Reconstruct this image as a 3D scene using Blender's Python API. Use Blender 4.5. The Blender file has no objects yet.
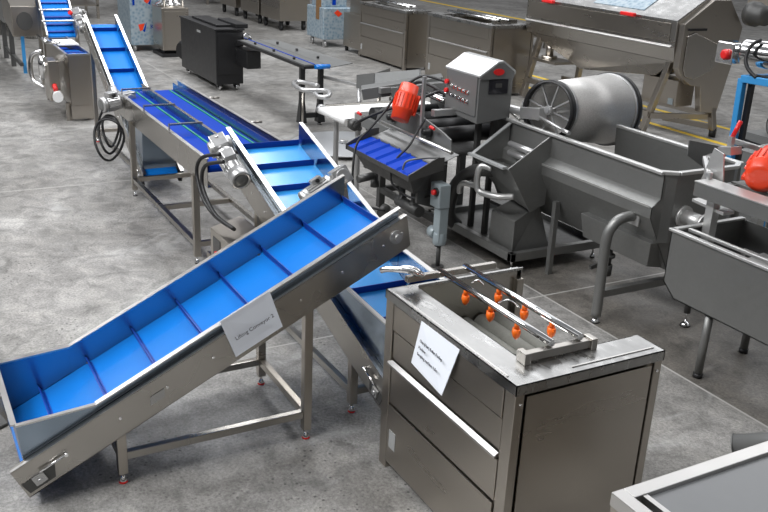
import bpy, bmesh, math, random
from mathutils import Vector, Matrix
random.seed(7)
PI=math.pi
col=bpy.context.scene.collection
scn=bpy.context.scene

# ------------------------------------------------------------------ materials
def newmat(name):
    m=bpy.data.materials.new(name); m.use_nodes=True
    nt=m.node_tree; b=nt.nodes['Principled BSDF']
    return m,nt,b
def N(nt,t,**k):
    n=nt.nodes.new(t)
    for a,v in k.items():
        if a.startswith('i_'): n.inputs[a[2:].replace('_',' ')].default_value=v
        else: setattr(n,a,v)
    return n
def ramp(nt,fac,stops):
    r=nt.nodes.new('ShaderNodeValToRGB'); nt.links.new(fac,r.inputs[0])
    e=r.color_ramp.elements
    while len(e)<len(stops): e.new(.5)
    for i,(p,c) in enumerate(stops):
        e[i].position=p; e[i].color=(c[0],c[1],c[2],1) if not isinstance(c,(int,float)) else (c,c,c,1)
    return r.outputs[0]
def noise(nt,scale,detail=3,rough=.6,stretch=None,src='Object'):
    tc=N(nt,'ShaderNodeTexCoord'); mp=N(nt,'ShaderNodeMapping')
    if stretch: mp.inputs['Scale'].default_value=stretch
    nt.links.new(tc.outputs[src],mp.inputs[0])
    n=N(nt,'ShaderNodeTexNoise'); n.inputs['Scale'].default_value=scale
    n.inputs['Detail'].default_value=detail; n.inputs['Roughness'].default_value=rough
    nt.links.new(mp.outputs[0],n.inputs['Vector'])
    return n.outputs['Fac']
def metal(name,c,rough=(.25,.4),metallic=1.0,stretch=(1,1,30),scale=3,bump=.02,var=.12):
    m,nt,b=newmat(name)
    f=noise(nt,scale,4,.6,stretch)
    b.inputs['Metallic'].default_value=metallic
    g=noise(nt,1.7,3,.6)
    mx=N(nt,'ShaderNodeMix',data_type='RGBA',blend_type='MIX')
    nt.links.new(g,mx.inputs[0])
    mx.inputs[6].default_value=tuple(x*(1-var) for x in c)+(1,); mx.inputs[7].default_value=tuple(min(1,x*(1+var)) for x in c)+(1,)
    nt.links.new(mx.outputs[2],b.inputs['Base Color'])
    nt.links.new(ramp(nt,f,[(.3,rough[0]),(.7,rough[1])]),b.inputs['Roughness'])
    if bump:
        bp=N(nt,'ShaderNodeBump'); bp.inputs['Strength'].default_value=bump*4; bp.inputs['Distance'].default_value=.004
        nt.links.new(f,bp.inputs['Height']); nt.links.new(bp.outputs[0],b.inputs['Normal'])
    return m
def plain(name,c,rough=.5,metallic=0,var=.1,scale=4,spec=.5,coat=0):
    m,nt,b=newmat(name)
    f=noise(nt,scale,4,.6)
    mx=N(nt,'ShaderNodeMix',data_type='RGBA')
    nt.links.new(f,mx.inputs[0])
    mx.inputs[6].default_value=tuple(x*(1-var) for x in c)+(1,); mx.inputs[7].default_value=tuple(min(1,x*(1+var)) for x in c)+(1,)
    nt.links.new(mx.outputs[2],b.inputs['Base Color'])
    nt.links.new(ramp(nt,f,[(.2,rough*.85),(.8,min(1,rough*1.15))]),b.inputs['Roughness'])
    b.inputs['Metallic'].default_value=metallic
    b.inputs['Specular IOR Level'].default_value=spec
    b.inputs['Coat Weight'].default_value=coat
    return m
M={}
M['steel']=metal('brushed_stainless',(.45,.415,.37),(.27,.30),bump=.0,stretch=(1,1,4),scale=1.5,var=.06)
M['steel_h']=metal('brushed_stainless_lengthwise',(.43,.41,.38),(.25,.29),stretch=(1,1,1),scale=1.2,bump=0,var=.06)
M['guard']=metal('polished_guard_sheet',(.27,.33,.40),(.17,.24),bump=0,stretch=(1,1,8),var=.05)
M['polish']=metal('polished_stainless',(.66,.65,.63),(.10,.18),bump=.004,stretch=(1,1,8),var=.05)
M['bright']=metal('bright_steel_edge',(.60,.59,.575),(.28,.36),bump=0,var=.05)
M['smear']=metal('smeared_stainless_top',(.42,.42,.415),(.14,.5),stretch=(1,2.5,1),scale=6,bump=.01,var=.4)
M['matte']=metal('bead_blasted_steel',(.25,.252,.245),(.42,.55),metallic=.75,stretch=(1,1,1),scale=30,bump=.01,var=.12)
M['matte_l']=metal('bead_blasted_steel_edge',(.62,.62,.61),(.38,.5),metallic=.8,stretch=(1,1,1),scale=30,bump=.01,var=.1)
M['dkmatte']=metal('dark_machine_steel',(.10,.10,.098),(.42,.58),metallic=.6,stretch=(1,1,1),scale=20,bump=.01)
M['chrome']=metal('chrome',(.82,.82,.82),(.08,.14),bump=0,var=.03)
M['cast']=plain('silver_cast_aluminium',(.52,.52,.52),.34,.75,.1,20)
M['greycast']=plain('blue_grey_enamel',(.30,.35,.37),.35,.1,.06)
M['black']=plain('black_powder_coat',(.012,.012,.013),.38,0,.2,20)
M['rubber']=plain('black_rubber',(.012,.012,.013),.5,0,.2,20)
M['belt']=plain('light_blue_belt',(.004,.165,.58),.19,0,.06,3,.6)
M['flight']=plain('dark_blue_flight',(.004,.045,.30),.4,0,.1,3,.3)
M['belt_m']=plain('matt_light_blue_belt',(.004,.18,.62),.5,0,.06,3,.12)
M['belt2']=plain('deep_blue_belt',(.002,.040,.34),.5,0,.08,3,.06)
M['belt3']=plain('pale_blue_belt',(.035,.31,.74),.17,0,.06,3,.9)
M['green']=plain('green_strip',(.0,.22,.13),.5)
M['blueplastic']=plain('royal_blue_plate',(.002,.040,.38),.5,0,.06,3,.08)
M['worktop']=plain('grey_sheet_worktop',(.17,.175,.18),.34,.3,.12,5)
M['bluepaint']=plain('sky_blue_paint',(.04,.28,.62),.4)
M['white']=plain('white_belt',(.78,.78,.77),.45,0,.03)
M['paper']=plain('white_paper',(.82,.86,.93),.7,0,.02)
M['ink']=plain('black_ink',(.06,.06,.08),.8)
M['orange']=plain('orange_plastic',(.90,.16,.01),.4)
M['red']=plain('orange_red_motor_paint',(.80,.055,.015),.36,0,.12,10)
M['redb']=plain('red_plastic_button',(.75,.02,.02),.3)
M['grey']=plain('grey_enamel',(.155,.158,.156),.36,.15,.06,6)
M['greyl']=plain('light_grey_enamel',(.42,.43,.43),.32,.2,.06,6)
M['yellow']=plain('yellow_floor_paint',(.82,.56,.03),.6,0,.2,14)
M['brown']=plain('brown_board',(.22,.12,.05),.6)
M['brush']=plain('grey_bristle_roller',(.18,.18,.16),.8,0,.3,60)
M['water']=plain('dull_drain_tray',(.52,.52,.50),.25,.8)
M['window']=plain('dark_window',(.02,.02,.025),.12)
M['disc']=plain('pale_grey_disc',(.36,.37,.38),.35,.3,.05)

def film_mat():
    m,nt,b=newmat('printed_protective_film')
    tc=N(nt,'ShaderNodeTexCoord'); v=N(nt,'ShaderNodeTexVoronoi'); v.inputs['Scale'].default_value=17
    nt.links.new(tc.outputs['Object'],v.inputs['Vector'])
    c=ramp(nt,v.outputs['Distance'],[(0,(.16,.25,.33)),(.35,(.30,.40,.48)),(.7,(.42,.50,.55))])
    nt.links.new(c,b.inputs['Base Color']); b.inputs['Roughness'].default_value=.35; b.inputs['Metallic'].default_value=.35
    return m
M['film']=film_mat()
def mesh_screen_mat():
    m,nt,b=newmat('perforated_drum_sheet')
    tc=N(nt,'ShaderNodeTexCoord'); v=N(nt,'ShaderNodeTexVoronoi'); v.inputs['Scale'].default_value=160
    nt.links.new(tc.outputs['Object'],v.inputs['Vector'])
    c=ramp(nt,v.outputs['Distance'],[(0,(.26,.255,.25)),(.35,(.50,.49,.475)),(1,(.62,.61,.59))])
    nt.links.new(c,b.inputs['Base Color']); b.inputs['Metallic'].default_value=.55; b.inputs['Roughness'].default_value=.45
    return m
M['mesh']=mesh_screen_mat()
def floor_mat():
    m,nt,b=newmat('worn_concrete')
    L=nt.links
    tc=N(nt,'ShaderNodeTexCoord')
    def nz(s,d,r,st=(1,1,1),dist=0):
        mp=N(nt,'ShaderNodeMapping'); mp.inputs['Scale'].default_value=st; L.new(tc.outputs['Object'],mp.inputs[0])
        n=N(nt,'ShaderNodeTexNoise'); n.inputs['Scale'].default_value=s; n.inputs['Detail'].default_value=d; n.inputs['Roughness'].default_value=r
        n.inputs['Distortion'].default_value=dist
        L.new(mp.outputs[0],n.inputs['Vector']); return n.outputs['Fac']
    def mix(a,bb,f,mode='MIX'):
        x=N(nt,'ShaderNodeMix',data_type='RGBA',blend_type=mode)
        for s,i in ((f,0),(a,6),(bb,7)):
            if hasattr(s,'is_linked') : L.new(s,x.inputs[i])
            elif isinstance(s,(int,float)): x.inputs[i].default_value=s if i==0 else (s,s,s,1)
            else: x.inputs[i].default_value=tuple(s)+(1,)
        return x.outputs[2]
    big=ramp(nt,nz(.75,5,.62,dist=.6),[(.30,(.165,.158,.148)),(.5,(.235,.228,.217)),(.68,(.345,.337,.325))])
    mid=ramp(nt,nz(5.5,6,.7,dist=.8),[(.28,(.50,.50,.49)),(.5,(.98,.98,.98)),(.70,(1.4,1.39,1.37))])
    c=mix(big,mid,1.0,'MULTIPLY')
    fine=ramp(nt,nz(60,4,.8),[(.34,.50),(.5,1.0),(.64,1.42)])
    c=mix(c,fine,.75,'MULTIPLY')
    # dark aggregate specks, denser where the surface is worn through
    v=N(nt,'ShaderNodeTexVoronoi'); v.inputs['Scale'].default_value=26; v.inputs['Randomness'].default_value=1
    L.new(tc.outputs['Object'],v.inputs['Vector'])
    sp=ramp(nt,v.outputs['Distance'],[(.13,1),(.24,0)])
    sepc=N(nt,'ShaderNodeSeparateColor'); L.new(v.outputs['Color'],sepc.inputs[0])
    th=N(nt,'ShaderNodeMath',operation='GREATER_THAN'); L.new(sepc.outputs[0],th.inputs[0]); th.inputs[1].default_value=.35
    worn=ramp(nt,nz(.9,3,.6),[(.46,0),(.60,1)])
    a=N(nt,'ShaderNodeMath',operation='MULTIPLY'); L.new(sp,a.inputs[0]); L.new(th.outputs[0],a.inputs[1])
    a2=N(nt,'ShaderNodeMath',operation='MULTIPLY'); L.new(a.outputs[0],a2.inputs[0]); L.new(worn,a2.inputs[1])
    a3=N(nt,'ShaderNodeMath',operation='MULTIPLY'); L.new(a2.outputs[0],a3.inputs[0]); a3.inputs[1].default_value=.85
    c=mix(c,(.035,.034,.033),a3.outputs[0])
    # pale spill marks
    pale=ramp(nt,nz(1.3,4,.7,(1,.45,1),1.2),[(.62,0),(.72,.40)])
    c=mix(c,(.52,.52,.51),pale)
    # slab beyond the joint at y=4.13 is darker, with shade from the machines painted in; joints
    geo=N(nt,'ShaderNodeSeparateXYZ'); L.new(tc.outputs['Object'],geo.inputs[0])
    def step(sock,edge,w=.01):
        r=N(nt,'ShaderNodeMapRange'); L.new(sock,r.inputs[0]); r.inputs[1].default_value=edge-w; r.inputs[2].default_value=edge+w; return r.outputs[0]
    def line(sock,pos,w):
        s=N(nt,'ShaderNodeMath',operation='SUBTRACT'); L.new(sock,s.inputs[0]); s.inputs[1].default_value=pos
        ab=N(nt,'ShaderNodeMath',operation='ABSOLUTE'); L.new(s.outputs[0],ab.inputs[0])
        r=N(nt,'ShaderNodeMapRange'); L.new(ab.outputs[0],r.inputs[0]); r.inputs[1].default_value=w; r.inputs[2].default_value=w*1.6
        r.inputs[3].default_value=1; r.inputs[4].default_value=0; return r.outputs[0]
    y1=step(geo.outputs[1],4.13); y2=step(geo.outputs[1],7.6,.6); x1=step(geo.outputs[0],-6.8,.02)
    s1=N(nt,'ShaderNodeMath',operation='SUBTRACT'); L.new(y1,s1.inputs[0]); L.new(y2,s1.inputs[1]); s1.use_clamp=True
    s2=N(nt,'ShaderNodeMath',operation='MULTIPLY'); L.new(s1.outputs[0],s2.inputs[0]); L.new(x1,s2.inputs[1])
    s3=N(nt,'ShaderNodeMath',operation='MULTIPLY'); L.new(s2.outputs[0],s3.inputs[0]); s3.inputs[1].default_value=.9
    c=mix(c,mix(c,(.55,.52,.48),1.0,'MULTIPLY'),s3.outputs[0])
    for ax,pos in ((1,4.13),(0,-4.85),(0,-8.9),(1,-3.2)):
        c=mix(c,(.40,.39,.37),line(geo.outputs[ax],pos,.006))
    L.new(c,b.inputs['Base Color'])
    L.new(ramp(nt,nz(2.2,4,.6),[(.3,.30),(.7,.62)]),b.inputs['Roughness'])
    bp=N(nt,'ShaderNodeBump'); bp.inputs['Strength'].default_value=.25; bp.inputs['Distance'].default_value=.004
    L.new(nz(30,4,.7),bp.inputs['Height']); L.new(bp.outputs[0],b.inputs['Normal'])
    b.inputs['Specular IOR Level'].default_value=.45
    return m
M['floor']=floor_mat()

# ------------------------------------------------------------------ helpers
class MB:
    """collects solids in world coordinates (through an optional mapping T) and links them as one mesh"""
    def __init__(s,T=None): s.bm=bmesh.new(); s.T=T or (lambda p:Vector(p))
    def v(s,p): return s.bm.verts.new(s.T(p))
    def poly(s,pts): return s.bm.faces.new([s.v(p) for p in pts])
    def box(s,x0,x1,y0,y1,z0,z1):
        p=[s.v((x,y,z)) for z in (z0,z1) for y in (y0,y1) for x in (x0,x1)]
        for f in ((0,1,3,2),(4,6,7,5),(0,4,5,1),(1,5,7,3),(3,7,6,2),(2,6,4,0)): s.bm.faces.new([p[i] for i in f])
        return s
    def hexa(s,q):   # 8 points, bottom four then top four
        p=[s.v(a) for a in q]
        for f in ((3,2,1,0),(4,5,6,7),(0,1,5,4),(1,2,6,5),(2,3,7,6),(3,0,4,7)): s.bm.faces.new([p[i] for i in f])
        return s
    def prism(s,prof,a0,a1,axis='v'):
        """profile of (u,z) extruded along v, or (v,z) along u, or (u,v) along z"""
        def P(p,a):
            return {'v':(p[0],a,p[1]),'u':(a,p[0],p[1]),'z':(p[0],p[1],a)}[axis]
        A=[s.v(P(p,a0)) for p in prof]; B=[s.v(P(p,a1)) for p in prof]; n=len(prof)
        s.bm.faces.new(A[::-1]); s.bm.faces.new(B)
        for i in range(n): s.bm.faces.new([A[i],A[(i+1)%n],B[(i+1)%n],B[i]])
        return s
    def strip(s,path,v0,v1,t):
        """a sheet following a path of (u,z), thickness t downwards"""
        n=len(path); nor=[]
        for i in range(n):
            a=Vector(path[max(0,i-1)]); b=Vector(path[min(n-1,i+1)]); d=(b-a).normalized(); nor.append((d.y*t,-d.x*t))
        prof=list(path)+[(path[i][0]+nor[i][0],path[i][1]+nor[i][1]) for i in range(n-1,-1,-1)]
        for i in range(n-1):
            j=i+1
            q=[path[i],path[j],(path[j][0]+nor[j][0],path[j][1]+nor[j][1]),(path[i][0]+nor[i][0],path[i][1]+nor[i][1])]
            s.prism(q,v0,v1)
        return s
    def cyl(s,p0,p1,r,r1=None,seg=16,cap=True):
        p0=s.T(p0); p1=s.T(p1); r1=r if r1 is None else r1
        d=(p1-p0).normalized(); u=d.orthogonal().normalized(); w=d.cross(u)
        A=[];B=[]
        for i in range(seg):
            a=2*PI*i/seg; o=u*math.cos(a)+w*math.sin(a)
            A.append(s.bm.verts.new(p0+o*r)); B.append(s.bm.verts.new(p1+o*r1))
        for i in range(seg):
            f=s.bm.faces.new([A[i],A[(i+1)%seg],B[(i+1)%seg],B[i]]); f.smooth=True
        if cap: s.bm.faces.new(A[::-1]); s.bm.faces.new(B)
        return s
    def tube(s,pts,r,seg=10,smooth=True,cap=True):
        P=[s.T(p) for p in pts]
        if smooth and len(P)>2:
            Q=[]
            for i in range(len(P)-1):
                a=P[max(0,i-1)];b=P[i];c=P[i+1];d=P[min(len(P)-1,i+2)]
                for k in range(6):
                    t=k/6; Q.append(.5*((2*b)+(c-a)*t+(2*a-5*b+4*c-d)*t*t+(3*b-a-3*c+d)*t**3))
            Q.append(P[-1]); P=Q
        rings=[];u=None
        for i,p in enumerate(P):
            d=(P[min(len(P)-1,i+1)]-P[max(0,i-1)]).normalized()
            u=d.orthogonal().normalized() if u is None else (u-d*u.dot(d)).normalized()
            w=d.cross(u)
            rings.append([s.bm.verts.new(p+(u*math.cos(2*PI*k/seg)+w*math.sin(2*PI*k/seg))*r) for k in range(seg)])
        for A,B in zip(rings,rings[1:]):
            for k in range(seg):
                f=s.bm.faces.new([A[k],A[(k+1)%seg],B[(k+1)%seg],B[k]]); f.smooth=True
        if cap: s.bm.faces.new(rings[0][::-1]); s.bm.faces.new(rings[-1])
        return s
    def bar(s,p0,p1,w,h,up=(0,0,1)):
        p0=s.T(p0); p1=s.T(p1); d=(p1-p0).normalized(); up=Vector(up)
        if abs(d.dot(up))>.98: up=Vector((1,0,0))
        a=d.cross(up).normalized()*w/2; b=a.cross(d).normalized()*h/2
        q=[p0-a-b,p0+a-b,p1+a-b,p1-a-b,p0-a+b,p0+a+b,p1+a+b,p1-a+b]
        p=[s.bm.verts.new(x) for x in q]
        for f in ((3,2,1,0),(4,5,6,7),(0,1,5,4),(1,2,6,5),(2,3,7,6),(3,0,4,7)): s.bm.faces.new([p[i] for i in f])
        return s
    def lathe(s,p,axis,prof,seg=24):
        p=s.T(p); d=Vector(axis).normalized(); u=d.orthogonal().normalized(); w=d.cross(u); rings=[]
        for (h,r) in prof:
            rings.append([s.bm.verts.new(p+d*h+(u*math.cos(2*PI*k/seg)+w*math.sin(2*PI*k/seg))*max(r,.0005)) for k in range(seg)])
        for A,B in zip(rings,rings[1:]):
            for k in range(seg):
                f=s.bm.faces.new([A[k],A[(k+1)%seg],B[(k+1)%seg],B[k]]); f.smooth=True
        s.bm.faces.new(rings[0][::-1]); s.bm.faces.new(rings[-1])
        return s
    def build(s,name,mat,parent=None,bevel=0,label=None):
        bmesh.ops.recalc_face_normals(s.bm,faces=s.bm.faces)
        off=Vector((0,0,0)); q=parent
        while q is not None: off+=q.location; q=q.parent
        for v in s.bm.verts: v.co-=off
        me=bpy.data.meshes.new(name); s.bm.to_mesh(me); s.bm.free()
        me.materials.append(M[mat] if isinstance(mat,str) else mat)
        o=bpy.data.objects.new(name,me); col.objects.link(o)
        if parent is not None: o.parent=parent
        if bevel:
            b=o.modifiers.new('bevel','BEVEL'); b.width=bevel; b.segments=2; b.limit_method='ANGLE'; b.angle_limit=math.radians(40)
        if label: o['label']=label
        return o
def thing(name,loc,label,cat,group=None):
    o=bpy.data.objects.new(name,None); o.empty_display_size=.1; col.objects.link(o); o.location=loc
    o['label']=label; o['category']=cat
    if group: o['group']=group
    return o
def tag(o,label,cat,group=None):
    o['label']=label; o['category']=cat
    if group: o['group']=group
    return o
def copy_tree(o,parent=None):
    c=o.copy(); col.objects.link(c)
    if parent: c.parent=parent
    for ch in list(o.children): copy_tree(ch,c)
    return c
def text(name,s,size,origin,xdir,ydir,mat,parent,extr=.0006,align='LEFT'):
    cu=bpy.data.curves.new(name,'FONT'); cu.body=s; cu.size=size; cu.extrude=extr; cu.align_x=align
    tmp=bpy.data.objects.new('tmp_text',cu); col.objects.link(tmp)
    dg=bpy.context.evaluated_depsgraph_get(); dg.update()
    me=bpy.data.meshes.new_from_object(tmp.evaluated_get(dg)); bpy.data.objects.remove(tmp)
    xd=Vector(xdir).normalized(); zd=xd.cross(Vector(ydir)).normalized(); yd=zd.cross(xd)
    R=Matrix((xd,yd,zd)).transposed().to_4x4(); off=Vector((0,0,0)); q=parent
    while q is not None: off+=q.location; q=q.parent
    R.translation=Vector(origin)-off
    me.transform(R); me.materials.clear(); me.materials.append(M[mat])
    for p in me.polygons: p.material_index=0
    o=bpy.data.objects.new(name,me); col.objects.link(o); o.parent=parent
    return o

def foot(parent,x,y,z,h=.06,r=.02,red=True,stem=.008):
    """adjustable foot: stem, dome and pad, z = underside of the leg, resting on the floor"""
    m=MB(); m.cyl((x,y,z+.01),(x,y,.03),stem); m.lathe((x,y,.008),(0,0,1),[(0,r),(.008,r),(.02,r*.6),(.03,stem)])
    f=m.build('foot','chrome',parent)
    m=MB(); m.cyl((x,y,0),(x,y,.008),r*1.05); m.build('foot_pad','redb' if red else 'rubber',f)
    return f

def gearmotor(parent,p,axis,up,L=.26,r=.055,mat='cast',fan='cast',gear=True):
    """ribbed electric motor; p = gearbox end, axis = towards the fan cover"""
    p=Vector(p); a=Vector(axis).normalized(); up=Vector(up); up=(up-a*up.dot(a)).normalized(); side=a.cross(up)
    m=MB()
    m.lathe(p,a,[(0,r*.75),(L*.06,r*.78),(L*.1,r*1.1),(L*.15,r*1.1),(L*.17,r),(L*.78,r),(L*.8,r*.6)])
    for k in range(18):
        an=2*PI*k/18; o=(up*math.cos(an)+side*math.sin(an))
        m.bar(p+a*L*.19+o*r,p+a*L*.76+o*r,.004,r*.28,up=o)
    b=m.build('motor_body',mat,parent)
    m=MB(); m.lathe(p,a,[(L*.76,r*1.12),(L*.98,r*1.12),(L,r*1.0),(L*1.001,r*.82),(L*.985,r*.8),(L*.985,r*.1)])
    fc=m.build('fan_cover',fan,parent)
    m=MB(); m.lathe(p,a,[(L*.985,r*.8),(L*.995,r*.78),(L*.996,r*.2)]); m.build('fan_grille','grey',fc)
    m=MB(); c=p+a*L*.42+up*r*1.25
    m.bar(c-a*r*.7,c+a*r*.7,r*1.3,r*.7,up=up); tb=m.build('terminal_box',mat,parent,bevel=.004)
    m=MB(); m.cyl(c-side*r*.6,c-side*r*1.0,r*.25); m.build('cable_gland','rubber',tb)
    if gear:
        m=MB(); g=p-a*r*1.1
        m.bar(g-a*r*1.1,g+a*r*1.1,r*1.7,r*2.2,up=up); m.cyl(g-side*r*1.25,g+side*r*1.25,r*.95)
        for q in (-1,1): m.cyl(g+up*r*1.1*q-a*r*.5,g+up*r*1.25*q-a*r*.5,r*.2)
        m.build('gearbox',mat,parent,bevel=.005)
    return b

# ------------------------------------------------------------------ camera
def camera():
    f=905.0; pitch=math.radians(20.55); roll=math.radians(-2.74); yaw=math.radians(-60.5)
    cp,sp=math.cos(pitch),math.sin(pitch)
    X=Vector((1,0,0)); F=Vector((0,cp,-sp)); D=F.cross(X)
    c,s=math.cos(roll),math.sin(roll)
    right=X*c+D*s; down=-X*s+D*c
    d=Vector((math.cos(yaw),math.sin(yaw),0)); e=Vector((-math.sin(yaw),math.cos(yaw),0)); z=Vector((0,0,1))
    def w(v): return Vector((v.dot(d),v.dot(e),v.dot(z)))
    r,u,b=w(right),-w(down),-w(F)
    cam=bpy.data.cameras.new('camera'); o=bpy.data.objects.new('camera',cam); col.objects.link(o)
    m=Matrix((r,u,b)).transposed().to_4x4(); m.translation=(0,0,2.6); o.matrix_world=m
    cam.sensor_width=36; cam.lens=36*f/768; cam.clip_end=200
    scn.camera=o
camera()

# ------------------------------------------------------------------ setting
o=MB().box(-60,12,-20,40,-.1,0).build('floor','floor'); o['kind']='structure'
def stripe(n,x0,x1,y0,y1):
    o=MB().box(x0,x1,y0,y1,0,.002).build('trim_%d'%n,'yellow'); o['kind']='structure'
stripe(1,-24,-5.5,10.38,10.48); stripe(2,-12.3,-5.5,9.53,9.63); stripe(3,-34,-12.5,16.3,16.5)

# ------------------------------------------------------------------ lifting conveyors
def lifting_conveyor(T,root,W,lip,kink_u,tail,top_u,slope,nfl,fl0,dfl,belt,bdrop,stz,ldrop,legs,near_sign=1,base_z=.15,mat='steel_h',hop_flare=0.0,edge=.014,front_panel=True):
    """T maps (u along travel, v across, z). lip(u)= guard lip height"""
    k=kink_u
    def zl(u): return lip(u)
    # side guards with their folded lips
    for name,v0,out in (('side_guard',0,-1),('side_guard',W,1)):
        m=MB(T); m.prism([(k,zl(k)-bdrop-.06),(top_u,zl(top_u)-bdrop-.05),(top_u,zl(top_u)),(k,zl(k))],v0-.002,v0+.002); g=m.build(name,'guard',root)
        m=MB(T); a=(k,zl(k)); b=(top_u,zl(top_u))
        m.prism([(a[0],a[1]-.003),(b[0],b[1]-.003),(b[0],b[1]+.003),(a[0],a[1]+.003)],v0-.004*out,v0+edge*2*out); m.build('lip','bright',g)
        # hopper wall
        m=MB(T); vo=v0+hop_flare*out
        tu,tz=tail[:2]; bz=zl(k)-bdrop-slope*(k-tu)
        q=[(tu+.03,v0,bz),(k,v0,zl(k)-bdrop-.05),(k,v0,zl(k)),(tu,vo,tz)]
        t=.004*out
        m.hexa([(a0,b0,c0) for a0,b0,c0 in q]+[(a0,b0+t,c0) for a0,b0,c0 in q]); h=m.build('hopper_wall','guard',root)
        m=MB(T); m.hexa([(tu,vo-.006,tz-.004),(k,v0-.006,zl(k)-.004),(k,v0+edge*2*out,zl(k)-.004),(tu,vo+edge*2*out,tz-.004),
                         (tu,vo-.006,tz+.004),(k,v0-.006,zl(k)+.004),(k,v0+edge*2*out,zl(k)+.004),(tu,vo+edge*2*out,tz+.004)]); m.build('lip','bright',h)
    tu,tz=tail[:2]; bz=zl(k)-bdrop-slope*(k-tu)
    m=MB(T); m.hexa([(tu+.03,0,bz-.0),(tu+.03,W,bz),(tu+.034,W,bz),(tu+.034,0,bz),(tu,-hop_flare,tz),(tu,W+hop_flare,tz),(tu+.004,W+hop_flare,tz),(tu+.004,-hop_flare,tz)])
    h=m.build('hopper_end_wall','guard',root)
    m=MB(T); m.box(tu-.02,tu+.006,-hop_flare-.01,W+hop_flare+.01,tz-.004,tz+.004); m.build('lip','bright',h)
    # channels
    for v0,out in ((0,-1),(W,1)):
        c0=tail[2] if len(tail)>2 else tu-.04
        def st(u): return zl(k)+slope*(u-k)-stz
        ce=top_u+.03
        m=MB(T); m.prism([(c0+.07,st(c0+.07)-ldrop),(ce+.03,st(ce)-ldrop+.02),(ce,st(ce)),(c0,st(c0))],v0+.036*out,v0+.040*out)
        m.prism([(c0,st(c0)-.004),(ce,st(ce)-.004),(ce,st(ce)),(c0,st(c0))],v0+.006*out,v0+.040*out)
        m.prism([(c0+.07,st(c0+.07)-ldrop),(ce+.02,st(ce)-ldrop+.01),(ce+.02,st(ce)-ldrop+.014),(c0+.07,st(c0+.07)-ldrop+.004)],v0+.006*out,v0+.040*out)
        s_=m.build('side_channel',mat,root)
        m=MB(T); m.prism([(c0,st(c0)),(ce,st(ce)),(ce,st(ce)+.003),(c0,st(c0)+.003)],v0+.026*out,v0+.042*out); m.build('folded_edge','bright',s_)
        m=MB(T)
        n=7
        for i in range(n):
            u=k+.1+(top_u-k-.2)*i/(n-1); z=st(u)-ldrop*.45
            m.cyl((u,v0+.040*out,z),(u,v0+.044*out,z),.007,seg=8)
        m.build('bolts','chrome',s_)
        # take-up slot and bearing at the tail
        u=c0+.12; z=st(u)-ldrop*.7
        m=MB(T); m.hexa([(c0+.075,v0+.041*out,st(c0+.075)-ldrop*.88),(c0+.19,v0+.041*out,st(c0+.19)-ldrop*.88),(c0+.19,v0+.041*out,st(c0+.19)-ldrop*.5),(c0+.04,v0+.041*out,st(c0+.04)-ldrop*.5),
                       (c0+.075,v0+.043*out,st(c0+.075)-ldrop*.88),(c0+.19,v0+.043*out,st(c0+.19)-ldrop*.88),(c0+.19,v0+.043*out,st(c0+.19)-ldrop*.5),(c0+.04,v0+.043*out,st(c0+.04)-ldrop*.5)])
        sl=m.build('take_up_slot','dkmatte',s_)
        m=MB(T); m.bar((u-.025,v0+.048*out,z+.0),(u+.025,v0+.048*out,z+.0+.05*slope),.012,.045); m.cyl((u,v0+.048*out,z+.005),(u,v0+.062*out,z+.005),.013); m.build('bearing_block','cast',sl)
        m=MB(T); uu=c0+.12; m.cyl((uu,v0+.055*out,st(uu)-ldrop*.42),(uu+.12,v0+.055*out,st(uu+.12)-ldrop*.42),.006,seg=8)
        m.cyl((uu+.12,v0+.038*out,st(uu+.12)-ldrop*.42),(uu+.12,v0+.062*out,st(uu+.12)-ldrop*.42),.009,seg=8)
        m.build('take_up_rod','chrome',s_)
        # head bearing
        u=top_u-.03; z=st(u)-ldrop*.42
        m=MB(T); m.cyl((u,v0+.04*out,z),(u,v0+.052*out,z),.036); m.cyl((u,v0+.052*out,z),(u,v0+.07*out,z),.018)
        for q in (-1,1): m.cyl((u+.028*q,v0+.05*out,z+.02),(u+.028*q,v0+.06*out,z+.02),.007,seg=8)
        m.build('head_bearing','cast',s_)
    # belt loop
    ct=tail[2] if len(tail)>2 else tu-.04
    def bt(u): return zl(k)+slope*(u-k)-bdrop
    r=.045; path=[]
    L=math.hypot(1,slope); nx,nz=-slope/L,1/L
    a=(ct+.09,bt(ct+.09)); b=(top_u-.02,bt(top_u-.02))
    m=MB(T)
    pts=[]
    nseg=8
    for i in range(nseg+1):
        an=PI*i/nseg; pts.append((b[0]-nx*r+math.cos(an)*nx*r+math.sin(an)*r/L,b[1]-nz*r+math.cos(an)*nz*r+math.sin(an)*slope*r/L))
    for i in range(nseg+1):
        an=PI*i/nseg; pts.append((a[0]-nx*r-math.cos(an)*nx*r-math.sin(an)*r/L,a[1]-nz*r-math.cos(an)*nz*r-math.sin(an)*slope*r/L))
    m.prism(pts,.003,W-.003)
    bo=m.build('belt',belt[0],root)
    for i in range(nfl):
        u=fl0+dfl*i; z=bt(u)
        m=MB(T); h=.042
        m.hexa([(u-.006,.015,z-.002),(u+.006,.015,z-.002),(u+.006,W-.015,z-.002),(u-.006,W-.015,z-.002),
                (u-.003+nx*h,.015,z+nz*h),(u+.003+nx*h,.015,z+nz*h),(u+.003+nx*h,W-.015,z+nz*h),(u-.003+nx*h,W-.015,z+nz*h)])
        m.prism([(u-.010,bt(u-.010)-.001),(u+.010,bt(u+.010)-.001),(u+.010,bt(u+.010)+.002),(u-.010,bt(u-.010)+.002)],.015,W-.015)
        m.build('flight',belt[1],bo)
    # legs and base
    w=.045
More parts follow.
